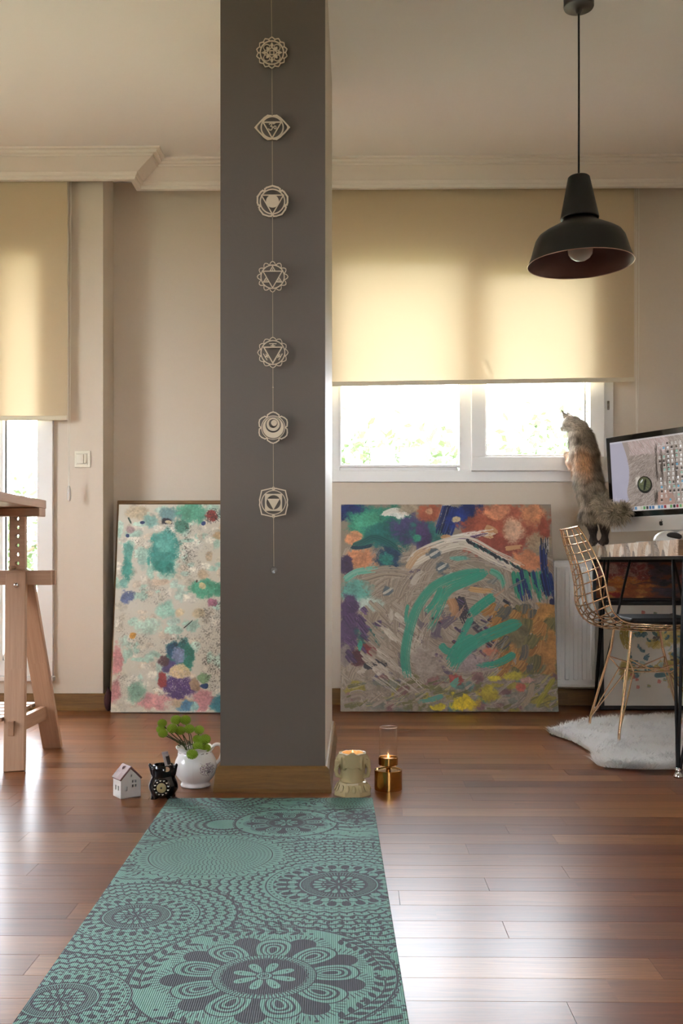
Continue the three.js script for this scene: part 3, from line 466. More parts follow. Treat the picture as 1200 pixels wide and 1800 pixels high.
{
  const S = 1024, tex = canvas(716, S, (c) => {   // crop field: x 60..925 of the visible 0.52 m, y 140..1735
    const R = rng(9), k = S / 1595; c.scale(k, k); c.translate(-75, -140);
    c.lineCap = 'round'; c.fillStyle = '#d0cabb'; c.fillRect(0, 0, 1400, 1800);
    for (let i = 0; i < 240; i++) { const x = 60 + R() * 1130, y = 130 + R() * 1610; blotch(c, R, x, y, 20 + R() * 50, 15 + R() * 36, ['#d6d0c2', '#c3bba9', '#dfdacd', '#a9c8b8', '#b9d0c2', '#cdc0ad'][Math.floor(R() * 6)], 0.9, 0.5); }
    blotch(c, R, 220, 210, 90, 50, '#b9a98d', 0.8); blotch(c, R, 470, 220, 80, 60, '#6d8f92', 0.7); blotch(c, R, 640, 205, 120, 80, '#5aa186', 0.7); blotch(c, R, 330, 270, 60, 50, '#78a29b', 0.8); blotch(c, R, 560, 310, 60, 50, '#4c8572', 0.8); blotch(c, R, 445, 270, 50, 22, '#2e2a34', 0.5, 0.5); blotch(c, R, 460, 280, 26, 16, '#d9c9a0', 0.4); blotch(c, R, 262, 285, 20, 14, '#26345f', 0.4); blotch(c, R, 150, 390, 14, 16, '#26345f', 0.4); blotch(c, R, 735, 290, 16, 18, '#2f3f70', 0.4); blotch(c, R, 165, 340, 34, 30, '#b39a98', 0.7);
    blotch(c, R, 795, 225, 40, 44, '#8d3a36', 0.4); speckle(c, R, 800, 230, 60, 60, 120, '#2d2a2e', 5); blotch(c, R, 880, 210, 36, 30, '#6d7f7a', 0.7); blotch(c, R, 890, 320, 40, 40, '#d9bd94', 0.7); blotch(c, R, 850, 385, 50, 26, '#c7a880', 0.7); blotch(c, R, 780, 550, 30, 40, '#b9a384', 0.8); blotch(c, R, 740, 690, 40, 40, '#b5a083', 0.9);
    blotch(c, R, 430, 520, 118, 170, '#3f8f85', 0.5, 0.14); blotch(c, R, 430, 420, 90, 60, '#5ba197', 0.9); blotch(c, R, 435, 620, 80, 50, '#337f74', 0.8); blotch(c, R, 440, 460, 60, 50, '#63a59b', 0.9); blotch(c, R, 160, 640, 46, 90, '#3f9083', 0.9); blotch(c, R, 160, 500, 40, 60, '#5b9c90', 0.9); blotch(c, R, 130, 760, 34, 40, '#7db5aa', 0.9); blotch(c, R, 270, 560, 40, 90, '#9fc0b2', 0.9);
    blotch(c, R, 160, 865, 52, 54, '#5f6b92', 0.5); blotch(c, R, 760, 800, 135, 62, '#4a9c7c', 0.5); blotch(c, R, 735, 775, 28, 26, '#cdb98a', 0.5); blotch(c, R, 810, 905, 34, 30, '#b06d84', 0.6, 0.5); blotch(c, R, 460, 960, 70, 60, '#9cc8b6', 1); blotch(c, R, 570, 980, 36, 30, '#d0bf9c', 0.9); blotch(c, R, 710, 990, 44, 34, '#c9b795', 0.9); blotch(c, R, 330, 1090, 100, 60, '#b5d0bf', 1); blotch(c, R, 220, 1160, 24, 24, '#cf9440', 0.6); blotch(c, R, 420, 750, 60, 24, '#cdb8a0', 0.9);
    blotch(c, R, 110, 1350, 40, 110, '#c58484', 0.7); blotch(c, R, 95, 1580, 50, 80, '#bd7f80', 0.7); blotch(c, R, 400, 1650, 130, 60, '#c98d8d', 0.8); blotch(c, R, 760, 1640, 80, 90, '#bf8286', 0.7); blotch(c, R, 880, 1670, 60, 70, '#3d7d8c', 0.7); blotch(c, R, 260, 1590, 66, 80, '#84ab95', 0.9); blotch(c, R, 600, 1665, 80, 50, '#c2a887', 0.8); blotch(c, R, 635, 1680, 50, 40, '#4d7fa0', 0.7, 0.5); blotch(c, R, 700, 1690, 30, 36, '#9cc8c4', 0.8);
    blotch(c, R, 580, 1290, 100, 110, '#2c6e6b', 0.5, 0.35); blotch(c, R, 640, 1340, 46, 110, '#2f7a68', 0.6); blotch(c, R, 520, 1270, 44, 60, '#28506b', 0.6); blotch(c, R, 565, 1320, 56, 60, '#8b93b8', 0.5); blotch(c, R, 580, 1540, 120, 90, '#4a2f68', 0.4, 0.2); blotch(c, R, 500, 1400, 60, 50, '#55477a', 0.6); blotch(c, R, 450, 1490, 34, 60, '#9a3434', 0.5); blotch(c, R, 455, 1350, 40, 34, '#5b3a40', 0.6, 0.5); blotch(c, R, 580, 1430, 76, 54, '#d3bd92', 0.2, 0.12); speckle(c, R, 580, 1430, 60, 42, 24, '#8a6a48', 3); blotch(c, R, 700, 1530, 36, 44, '#a08468', 0.5, 0.4); blotch(c, R, 775, 1538, 34, 20, '#22345e', 0.3); blotch(c, R, 760, 1480, 50, 40, '#7a9a70', 0.8, 0.5); speckle(c, R, 600, 1500, 110, 100, 110, '#c9b9c4', 4);
    scratches(c, R, [[620, 520, 110, 190, 0.9], [660, 640, 130, 130, 0.7], [230, 480, 80, 130, 0.6], [350, 850, 190, 110, 0.7], [820, 1060, 150, 240, 1], [840, 1300, 140, 270, 1], [700, 1230, 150, 130, 0.8], [280, 1230, 150, 130, 0.7], [180, 1520, 120, 130, 0.6], [540, 1220, 150, 90, 0.8], [560, 330, 190, 80, 0.7], [150, 1080, 100, 150, 0.5], [760, 450, 130, 140, 0.5], [850, 1480, 90, 150, 0.9], [480, 1620, 360, 110, 0.4], [430, 1350, 110, 160, 0.6]], [52, 47, 42]);
    scratches(c, R, [[300, 950, 260, 300, 0.5], [600, 800, 300, 250, 0.4], [760, 560, 200, 200, 0.5], [300, 1350, 220, 200, 0.6], [580, 1520, 150, 120, 0.6], [800, 1150, 160, 260, 0.6]], [226, 220, 208]);
    dab(c, R, [[600, 1105], [640, 1070], [685, 1030]], 6, ['#2e2a2a'], 5, 0.4); dab(c, R, [[690, 750], [695, 730]], 10, ['#4a4036'], 5, 0.4); dab(c, R, [[150, 240], [180, 300]], 10, ['#2d4438'], 5, 0.4);
  });
  stretched('abstract_canvas', 'tall abstract canvas in cream and turquoise leaning left of the column', tex, 0.7, 0.995, 0.028, [-0.8, 0.0004, -4.672], 0.165, 0xd9d5cd);
  const o = thing('wooden_backboard', 'plain brown board leaning behind the cream and turquoise canvas', 'board', [-0.815, 0, -4.755]); o.rotation.x = -0.155;
  part('panel', bx(0.71, 1.0, 0.012, [0, 0.512, 0.006], 0.002), std(new THREE.Color(0x8f6f4a), 0.7, { map: again(grain, 0.8, 2.6) }), o);
  part('frame_edge', ring(-0.365, 0.365, 0, 1.022, 0.018, 0.022, 0.006), std(new THREE.Color(0x9a774e), 0.6, { map: again(grain, 0.8, 2.6) }), o);
}
{
  const b = thing('cloth_bag', 'small dark maroon bag on the floor behind the leaning canvas', 'bag', [-1.177, 0, -4.712]);
  const g = new THREE.SphereGeometry(1, 24, 18); const p = g.attributes.position; for (let i = 0; i < p.count; i++) { const x = p.getX(i), y = p.getY(i), z = p.getZ(i), q = 1 + 0.22 * fbm(x * 1.7, y * 1.7, z * 1.7, 3); p.setXYZ(i, x * 0.02 * q, Math.max(0, (y * 0.5 + 0.5) * 0.1 * q), z * 0.026 * q); } g.computeVertexNormals();
  part('sack', g, std(new THREE.Color(0x35161a), 0.9), b);
  const k = tube([V(-0.008, 0.088, 0), V(0, 0.112, 0.006), V(0.008, 0.09, 0)], 0.004, 14, 6); part('handle', k, std(new THREE.Color(0x2a1013), 0.9), b);
}

// ---------------------------------------------------------------- radiator
{
  const r = thing('radiator', 'white ribbed panel radiator on the wall beside the square canvas', 'radiator', [1.46, 0, ZB + 0.022]);
  part('panel', bx(1.0, 0.6, 0.012, [0, 0.41, 0.07], 0.004), M.white, r);
  for (let i = 0; i < 24; i++) part('rib', bx(0.024, 0.55, 0.014, [-0.48 + i * 0.0417, 0.41, 0.078], 0.006), M.white, r);
  part('top_grille', [bx(1.0, 0.008, 0.075, [0, 0.711, 0.045], 0.002), bx(0.006, 0.6, 0.075, [-0.5, 0.41, 0.045], 0.002), bx(0.006, 0.6, 0.075, [0.5, 0.41, 0.045], 0.002), bx(1.0, 0.012, 0.02, [0, 0.106, 0.066], 0.004)], M.white, r);
  for (const s of [-1, 1]) part('bracket', bx(0.03, 0.5, 0.05, [s * 0.35, 0.41, 0.025]), M.white, r);
  part('pipe', [tube([V(0.45, 0.11, 0.05), V(0.45, 0.05, 0.05), V(0.45, -0.0005, 0.05)], 0.008, 8, 8)], M.white, r);
}

// ---------------------------------------------------------------- trestle and tabletop
function trestle(z, label) {
  const t = thing('trestle', label, 'trestle', [-1.2, 0, z]), legW = 0.072, th = 0.022;
  const mk = (s) => {                                        // s = 1: the end nearest the room, -1: the far end
    const X = (x) => (s > 0 ? x : -1.0 - x);
    for (const k of [1, -1]) {
      const top = V(X(-0.012), 0.672, 0.035 * k), foot = V(X(0.042), 0.0, 0.212 * k);
      const g = board(foot.clone().add(V(0, 0.0, 0)), top, legW, th, V(1, 0, 0), 0.003);
      part('leg', g, M.birch, t);
      const bolt = new THREE.SphereGeometry(0.009, 12, 8); bolt.scale(1, 1, 0.5); bolt.translate(X(-0.005), 0.628, 0.062 * k); part('bolt', bolt, M.chrome, t);
    }
    part('foot_rail', board(V(X(0.022), 0.142, 0.195), V(X(0.022), 0.142, -0.195), 0.05, 0.022, V(0, 1, 0)), M.birch, t);
    // upright with peg holes
    const s2 = new THREE.Shape([[-0.028, 0.4], [0.028, 0.4], [0.028, 0.9], [-0.028, 0.9]].map(([a, b]) => new THREE.Vector2(a, b)));
    for (let i = 0; i < 10; i++) { const h = new THREE.Path(); h.absarc(0, 0.875 - i * 0.0323 - 0.008, 0.0075, 0, TAU, true); s2.holes.push(h); }
    const g = new THREE.ExtrudeGeometry(s2, { depth: 0.024, bevelEnabled: false, curveSegments: 10 }); g.translate(X(-0.018), 0, -0.012); part('upright', g, M.birch, t);
    const peg = new THREE.CylinderGeometry(0.0065, 0.0065, 0.07, 12); peg.rotateX(PI / 2); peg.translate(X(-0.028), 0.69, 0.02); part('peg', peg, M.birch, t);
  };
  mk(1); mk(-1);
  for (const k of [1, -1]) part('cross_bar', bx(1.2, 0.052, 0.02, [-0.49, 0.654, 0.026 * k], 0.002), M.birch, t);
  part('top_beam', bx(1.08, 0.03, 0.07, [-0.47, 0.889, 0], 0.003), M.birch, t);
  for (let i = 0; i < 5; i++) part('shelf_slat', bx(0.98, 0.014, 0.06, [-0.5, 0.172, -0.16 + i * 0.08], 0.002), M.birch, t);
}
trestle(-3.57, 'light birch trestle with peg holes at the left edge, nearest the wall');
trestle(-2.5, 'light birch trestle under the near end of the pale tabletop');
{
  const t = thing('tabletop', 'pale wooden tabletop laid on the birch trestles at the left edge', 'tabletop', [-1.5, 0.9045, -2.93]);
  part('board', bx(0.73, 0.031, 1.4, [0, 0.0155, 0], 0.003), M.birch, t);
}

// ---------------------------------------------------------------- pendant lamp
{
  const l = thing('pendant_lamp', 'black metal pendant lamp with copper inside hanging near the window', 'lamp', [0.745, 0, -3.35]);
  const rose = lathe([[0, 2.6], [0.05, 2.6], [0.05, 2.572], [0.048, 2.568], [0.012, 2.566], [0.009, 2.552], [0.006, 2.548], [0, 2.548]], 40);
  part('ceiling_rose', rose, std(new THREE.Color(0x4a443f), 0.4, { metalness: 0.4 }), l);
  part('cable', tube([V(0, 2.55, 0), V(0.0005, 2.3, 0), V(0, 2.0, 0)], 0.0034, 10, 8), M.black, l);
  const sh = new THREE.Group(); sh.name = 'shade'; l.add(sh); sh.position.set(0, 2.005, 0); sh.rotation.z = 0.022; sh.rotation.x = 0.0;
  const blackShade = std(new THREE.Color(0x16140f), 0.45, { metalness: 0.15 });
  part('cap', lathe([[0, 0.006], [0.006, 0.006], [0.008, 0.0], [0.032, -0.002], [0.036, -0.006], [0.062, -0.132], [0.064, -0.142], [0.062, -0.146], [0.05, -0.146]], 56), blackShade, sh);
  part('shade_shell', lathe([[0.05, -0.144], [0.058, -0.15], [0.062, -0.157], [0.09, -0.172], [0.12, -0.188], [0.138, -0.2], [0.148, -0.215], [0.156, -0.24], [0.164, -0.268], [0.1735, -0.291], [0.1755, -0.2955]], 72), blackShade, sh);
  part('shade_lining', lathe([[0.05, -0.147], [0.056, -0.152], [0.06, -0.159], [0.088, -0.174], [0.118, -0.19], [0.136, -0.202], [0.146, -0.216], [0.154, -0.24], [0.162, -0.268], [0.1715, -0.2905], [0.1745, -0.2955]], 72), std(new THREE.Color(0x5c4038), 0.45, { metalness: 0.5 }), sh, { label: 'copper lining of the shade' });
  part('rim', tube(Array.from({ length: 48 }, (_, i) => V(0.1752 * cos((i * TAU) / 48), -0.2955, 0.1752 * sin((i * TAU) / 48))), 0.0014, 96, 6, true), std(new THREE.Color(0xc09a86), 0.3, { metalness: 0.8 }), sh);
  const socket = lathe([[0, -0.15], [0.02, -0.15], [0.02, -0.195], [0.016, -0.2], [0, -0.2]], 24); part('socket', socket, M.black, sh);
  const bulb = lathe([[0, -0.2795], [0.016, -0.2775], [0.03, -0.27], [0.039, -0.258], [0.042, -0.243], [0.039, -0.228], [0.03, -0.215], [0.02, -0.203], [0.016, -0.196]], 32); bulb.translate(0, -0.006, 0);
  part('bulb', bulb, std(new THREE.Color(0xe9e6e2), 0.12, { transmission: 0.35, thickness: 0.01 }), sh);
}

// ---------------------------------------------------------------- wall hanging on the column
{
  const h = thing('wall_hanging', 'string of seven cut wooden symbols with a glass ball hanging on the column', 'wall hanging', [0, 0, -3.0715]);
  const ply = std(new THREE.Color(0xd8c6ab), 0.6), cordM = std(new THREE.Color(0xb9a58a), 0.8), T = 0.0032;
  let nth = 0; const bar = (a, b, w) => { nth = (nth + 1) % 40; const dx = b[0] - a[0], dy = b[1] - a[1], l = Math.hypot(dx, dy), g = new THREE.BoxGeometry(l + w * 0.8, w, T - 0.0009 + nth * 0.000022); g.rotateZ(Math.atan2(dy, dx)); g.translate((a[0] + b[0]) / 2, (a[1] + b[1]) / 2, 0); return g; };
  const line = (pts, w, closed) => { const out = []; for (let i = 0; i + 1 < pts.length; i++) out.push(bar(pts[i], pts[i + 1], w)); if (closed) out.push(bar(pts[pts.length - 1], pts[0], w)); return out; };
  const arc = (x, y, r, a0, a1, n = 24) => Array.from({ length: n + 1 }, (_, i) => { const a = a0 + ((a1 - a0) * i) / n; return [x + r * cos(a), y + r * sin(a)]; });
  const hoop = (r, w, x = 0, y = 0) => { const s = new THREE.Shape(); s.absarc(x, y, r + w / 2, 0, TAU); const q = new THREE.Path(); q.absarc(x, y, r - w / 2, 0, TAU, true); s.holes.push(q); const g = new THREE.ExtrudeGeometry(s, { depth: T, bevelEnabled: false, curveSegments: 48 }); g.translate(0, 0, -T / 2); return g; };
  const plate = (pts, holes = []) => { const s = new THREE.Shape(pts.map((p) => new THREE.Vector2(...p))); for (const q of holes) s.holes.push(new THREE.Path(q.map((p) => new THREE.Vector2(...p)))); const g = new THREE.ExtrudeGeometry(s, { depth: T, bevelEnabled: false }); g.translate(0, 0, -T / 2); return g; };
  const P = (r, a) => [r * cos(a), r * sin(a)];
  const petals = (n, r0, r1, w, bulge, off = PI / 2) => { const out = []; for (let i = 0; i < n; i++) { const a = off + (i * TAU) / n, d = PI / n; out.push(...line([P(r0, a - d), P(r0 + (r1 - r0) * 0.55, a - d * bulge), P(r0 + (r1 - r0) * 0.84, a - d * 0.34), P(r1, a), P(r0 + (r1 - r0) * 0.84, a + d * 0.34), P(r0 + (r1 - r0) * 0.55, a + d * bulge), P(r0, a + d)], w)); } return out; };
  const tri = (r, off) => [0, 1, 2].map((i) => P(r, off + (i * TAU) / 3)), w = 0.0034, u = 0.001754;   // u = metres for one unit of the drawing
  const S = {
    crown: () => { const R = 27.3 * u, out = [hoop(20.5 * u, 0.0038), ...petals(14, 20.5 * u, R, 0.003, 0.95)]; for (let i = 0; i < 4; i++) { const a = (i * PI) / 2, b = a + PI / 4; out.push(plate([P(8.5 * u, a), P(13 * u, a - 0.24), P(18.5 * u, a), P(13 * u, a + 0.24)])); out.push(...line([P(6.6 * u, b - 0.1), P(13.5 * u, b - 0.48), P(17.2 * u, b - 0.25), P(18.8 * u, b), P(17.2 * u, b + 0.25), P(13.5 * u, b + 0.48), P(6.6 * u, b + 0.1)], 0.0024)); out.push(plate([P(7 * u, b - 0.3), P(12 * u, b - 0.2), P(14 * u, b), P(12 * u, b + 0.2), P(7 * u, b + 0.3)])); out.push(bar(P(9.5 * u, a), P(9.5 * u, a + PI / 2), 0.003)); out.push(bar(P(5 * u, b), P(5 * u, b + PI / 2), 0.003)); } return out; },
    brow: () => { const tipL = [-30 * u, 0], tipR = [30 * u, 0], out = [hoop(19.4 * u, 0.0042), ...line(tri(18.5 * u, -PI / 2), 0.0036, true)]; for (const s of [1, -1]) { out.push(...line([[s * 30 * u, 0], [s * 22 * u, 9 * u], [s * 14 * u, 17 * u], [s * 8 * u, 21 * u], [s * 2 * u, 20.5 * u]], 0.0044), ...line([[s * 30 * u, 0], [s * 22 * u, -9 * u], [s * 14 * u, -17 * u], [s * 8 * u, -21 * u], [s * 2 * u, -20.5 * u]], 0.0044)); out.push(plate(s > 0 ? [[31 * u, 0], [25 * u, 5.4 * u], [26.5 * u, 0], [25 * u, -5.4 * u]] : [[-31 * u, 0], [-25 * u, -5.4 * u], [-26.5 * u, 0], [-25 * u, 5.4 * u]])); }
      const k = u * 0.95, om = (pts) => line(pts.map(([a, b]) => [a * k, b * k]), 0.0026); out.push(...om([[-5.5, 6], [-3, 7.6], [-0.5, 6.4], [-1, 3.6], [-3.4, 2.6], [-0.6, 1.6], [0.4, -1.6], [-1.6, -4.6], [-4.6, -4.8], [-6.6, -2.6]]), ...om([[-0.4, 1.6], [2.4, 0.2], [4.4, 2.6], [6.8, 2.2], [7.4, -0.8], [5.4, -2.6], [3.6, -1.2]]), ...om([[0.6, 8.2], [2.8, 6.8], [5.4, 8.4]]), ...om([[3, 9.4], [3.4, 9.8]])); return out; },
    throat: () => { const out = [hoop(21.5 * u, 0.0036), ...line(tri(22.5 * u, -PI / 2), 0.0034, true)]; const d = new THREE.CircleGeometry(11.3 * u, 36); const g = new THREE.CylinderGeometry(11.3 * u, 11.3 * u, T, 36); g.rotateX(PI / 2); g.translate(0, 0.5 * u, 0); out.push(g); for (let i = 0; i < 5; i++) { const a = PI / 2 + (i * TAU) / 5, q = PI / 5; out.push(...line([P(22 * u, a - q * 0.98), P(26 * u, a - q * 0.86), P(26.6 * u, a - q * 0.6), P(27.8 * u, a), P(26.6 * u, a + q * 0.6), P(26 * u, a + q * 0.86), P(22 * u, a + q * 0.98)], 0.0048)); } return out; },
    heart: () => { const out = [hoop(20.5 * u, 0.003), ...petals(12, 21 * u, 27 * u, 0.0022, 0.62), ...line(tri(19.5 * u, -PI / 2), 0.0028, true)]; for (let i = 0; i < 3; i++) { const a = PI / 2 + (i * TAU) / 3; out.push(...line([P(18.5 * u, a), P(11 * u, a - 0.42), P(11 * u, a + 0.42)], 0.0028, true), bar(P(10 * u, a), P(14 * u, a), 0.0022)); } return out; },
    navel: () => { const out = [hoop(21 * u, 0.003), ...petals(12, 21.5 * u, 26.8 * u, 0.0022, 0.75), ...line(tri(18.6 * u, -PI / 2), 0.0036, true)]; for (let i = 0; i < 3; i++) { const a = PI / 2 + (i * TAU) / 3, n = P(1, a), t = P(1, a + PI / 2), q = (r, s) => [n[0] * r * u + t[0] * s * u, n[1] * r * u + t[1] * s * u]; out.push(bar(q(15.5, -6), q(15.5, 6), 0.0026), bar(q(12, -3.4), q(12, 3.4), 0.0026), bar(q(9.5, 0), q(15.5, 0), 0.004)); } return out; },
    sacral: () => { const out = [hoop(20.6 * u, 0.0022), ...petals(6, 21 * u, 27.5 * u, 0.0036, 0.8)]; const moon = (R0, r1, dy) => { const s = new THREE.Shape(); s.absarc(0, 0, R0 * u, 0, TAU); const q = new THREE.Path(); q.absarc(0, dy * u, r1 * u, 0, TAU, true); s.holes.push(q); const g = new THREE.ExtrudeGeometry(s, { depth: T, bevelEnabled: false, curveSegments: 40 }); g.translate(0, 0, -T / 2); return g; }; out.push(moon(18.6, 13.6, 4.6)); const in2 = moon(11.6, 7.8, 1.6); in2.translate(0, 5.6 * u, 0); out.push(in2); const c2 = new THREE.CylinderGeometry(5.4 * u, 5.4 * u, T, 28); c2.rotateX(PI / 2); c2.translate(1.6 * u, 8.2 * u, 0); out.push(c2); return out; },
    root: () => { const sq = [[-15 * u, -15 * u], [15 * u, -15 * u], [15 * u, 15 * u], [-15 * u, 15 * u]], out = [hoop(21 * u, 0.0026), plate(sq, [arc(0, 0, 12.6 * u, 0, -TAU, 36)]), plate(tri(12.8 * u, -PI / 2))]; for (let i = 0; i < 4; i++) { const a = PI / 4 + (i * PI) / 2; out.push(...line([P(24 * u, a - PI / 4), P(25 * u, a - 0.6), P(25.8 * u, a - 0.3), P(29.5 * u, a), P(25.8 * u, a + 0.3), P(25 * u, a + 0.6), P(24 * u, a + PI / 4)], 0.0036)); } out.push(hoop(2.4 * u, 0.002, 0, 24.5 * u), hoop(2.4 * u, 0.002, 0, -24.5 * u)); return out; },
  };
  const spots = [['crown', -0.261, 2.284, 'round lotus symbol with fourteen scalloped petals'], ['brow', -0.26, 2.053, 'pointed eye shape with a triangle and om sign'], ['throat', -0.2592, 1.824, 'triangle with a solid disc inside rounded petals'], ['heart', -0.2588, 1.592, 'spiky ring with a triangle and three small triangles'], ['navel', -0.258, 1.358, 'spiky ring with a triangle and three hooked bars'], ['sacral', -0.257, 1.126, 'six petalled symbol with crescent moons'], ['root', -0.256, 0.895, 'square symbol with a solid triangle at the bottom of the string']];
  for (const [k, x, y, label] of spots) part('wooden_symbol', S[k](), ply, h, { pos: [x, y, 0], label });
  const ends = [[-0.2625, 2.452], [-0.2612, 2.333], [-0.2608, 2.237], [-0.2602, 2.092], [-0.26, 2.014], [-0.2594, 1.873], [-0.259, 1.777], [-0.2588, 1.639], [-0.2586, 1.545], [-0.2582, 1.405], [-0.2578, 1.311], [-0.2572, 1.174], [-0.2568, 1.078], [-0.2562, 0.938], [-0.256, 0.852], [-0.255, 0.697]];
  const cord = []; for (let i = 0; i < ends.length; i += 2) cord.push(tube([V(ends[i][0], ends[i][1], 0), V(ends[i + 1][0], ends[i + 1][1], 0)], 0.0008, 2, 6));
  const knot = new THREE.SphereGeometry(0.0022, 10, 8); knot.translate(-0.2576, 1.25, 0); cord.push(knot);
  for (let i = 0; i < 12; i++) { const b = new THREE.SphereGeometry(0.0013, 8, 6); b.translate(-0.2558, 0.85 - i * 0.0045, 0); cord.push(b); }
  part('cord', cord, cordM, h);
  const nail = new THREE.CylinderGeometry(0.0016, 0.0022, 0.012, 10); nail.rotateX(PI / 2); nail.translate(-0.2625, 2.453, -0.004); part('nail', nail, M.chrome, h);
  const ball = new THREE.IcosahedronGeometry(0.0105, 2); ball.computeVertexNormals(); ball.translate(-0.255, 0.686, 0.004);
  part('glass_ball', ball, new THREE.MeshPhysicalMaterial({ color: 0xffffff, roughness: 0.02, transmission: 1, thickness: 0.02, ior: 1.6 }), h, { label: 'faceted clear glass ball' });
}

// ---------------------------------------------------------------- implicit surfaces for soft shapes
function sdfMesh(fn, center, half, res) {   // meshes fn < 0 inside a cube
  const mc = new MarchingCubes(res, new THREE.MeshStandardMaterial(), false, false, 120000); mc.isolation = 0; mc.reset();
  const s = res / 2;
  for (let k = 0; k < res; k++) for (let j = 0; j < res; j++) for (let i = 0; i < res; i++) mc.field[i + j * res + k * res * res] = -fn(center[0] + ((i - s) / s) * half, center[1] + ((j - s) / s) * half, center[2] + ((k - s) / s) * half) / half;
  mc.update();
  const n = mc.count ?? mc.geometry.drawRange.count, pos = new Float32Array(n * 3);
  for (let i = 0; i < n; i++) for (let c = 0; c < 3; c++) pos[i * 3 + c] = mc.positionArray[i * 3 + c] * half + center[c];
  let g = new THREE.BufferGeometry(); g.setAttribute('position', new THREE.BufferAttribute(pos, 3));
  g = mergeVertices(g, half / res / 50); g.computeVertexNormals(); return g;
}
const smin = (a, b, k) => { const h = Math.max(0, Math.min(1, 0.5 + (0.5 * (b - a)) / k)); return b + (a - b) * h - k * h * (1 - h); };
function capsule(x, y, z, a, b, ra, rb) { const bx2 = b[0] - a[0], by = b[1] - a[1], bz = b[2] - a[2], px = x - a[0], py = y - a[1], pz = z - a[2], h = Math.max(0, Math.min(1, (px * bx2 + py * by + pz * bz) / (bx2 * bx2 + by * by + bz * bz))); return Math.hypot(px - bx2 * h, py - by * h, pz - bz * h) - (ra + (rb - ra) * h); }
const ellip = (x, y, z, c, r) => { const q = Math.hypot((x - c[0]) / r[0], (y - c[1]) / r[1], (z - c[2]) / r[2]); return (q - 1) * Math.min(...r); };

// ---------------------------------------------------------------- desk
const fern = canvas(1024, 1024, (c, w, h) => {
  const R = rng(21); c.fillStyle = '#d3bfa6'; c.fillRect(0, 0, w, h); c.lineCap = 'round';
  for (let i = 0; i < 40; i++) {
    const x = R() * w, y = R() * h, a = R() * TAU, L = 240 + R() * 220, bend = (R() - 0.5) * 0.9, tone = [['#fdfbf7', '#e6ded2'], ['#5a5049', '#8f8378'], ['#b38c68', '#cfae8b'], ['#f4efe7', '#cfc5b8'], ['#7d7168', '#a89b8e']][i % 5], seed = Math.floor(R() * 1e6);
    for (const ox of [0, w, -w]) for (const oy of [0, h, -h]) {
      const r = rng(seed); c.save(); c.translate(x + ox, y + oy); c.rotate(a);
      for (let t = 0.04; t < 1; t += 0.012) for (const s of [1, -1]) { const q = sin(PI * Math.pow(t, 0.7)) * L * 0.3 * (0.85 + 0.3 * r()), sy = bend * t * t * L; c.strokeStyle = tone[r() < 0.65 ? 0 : 1]; c.lineWidth = 2 + 2.5 * r(); c.globalAlpha = 0.8; c.beginPath(); c.moveTo(t * L, sy); c.quadraticCurveTo(t * L + q * 0.25, sy + s * q * 0.6, t * L + q * 0.9, sy + s * q); c.stroke(); }
      c.globalAlpha = 1; c.strokeStyle = tone[1]; c.lineWidth = 4; c.beginPath(); for (let t = 0; t <= 1; t += 0.1) c.lineTo(t * L, bend * t * t * L); c.stroke(); c.restore();
    }
  }
});
fern.wrapS = fern.wrapT = THREE.RepeatWrapping;
{
  const d = thing('desk', 'desk with feather print top and black hairpin legs at the right edge', 'desk', [1.07, 0, -3.335], -0.047), L = 1.39, W = 0.5, H0 = 0.731, T = 0.055;
  const topG = new THREE.BoxGeometry(W, T, L); metreUV(topG, W, T, L); topG.translate(W / 2, H0 + T / 2, -L / 2);
  part('desktop', topG, std(0xffffff, 0.35, { map: again(fern, 2.2, 2.2) }), d);
  part('end_panel', bx(W - 0.006, T - 0.004, 0.004, [W / 2, H0 + T / 2, 0.0015], 0.001), std(new THREE.Color(0x8b6a46), 0.5, { map: again(grain, 0.8, 2.6) }), d);
  part('under_frame', bx(W - 0.03, 0.012, L - 0.03, [W / 2, H0 - 0.006, -L / 2], 0.002), M.black, d);
  for (const [cx, cz, sx, sz] of [[0, 0, 1, -1], [0, -L, 1, 1], [W, 0, -1, -1], [W, -L, -1, 1]]) {
    const foot = V(cx - sx * 0.012 + 0.004, 0.028, cz - sz * (cz ? 0.008 : 0.035)), rods = [V(cx + sx * 0.03, H0 - 0.012, cz + sz * 0.03), V(cx + sx * 0.15, H0 - 0.012, cz + sz * 0.025), V(cx + sx * 0.025, H0 - 0.012, cz + sz * 0.15)];
    const leg = part('leg', rods.map((r, i) => tube([r, foot.clone().add(V(sx * 0.006 * (i === 1), 0, sz * 0.006 * (i === 2)))], 0.0058, 2, 10)), M.darkMetal, d);
    const f = lathe([[0, 0], [0.014, 0], [0.016, 0.004], [0.012, 0.012], [0.008, 0.018], [0.01, 0.024], [0.007, 0.032], [0, 0.034]], 20); f.translate(foot.x, 0, foot.z); part('foot', f, M.chrome, leg);
  }
}
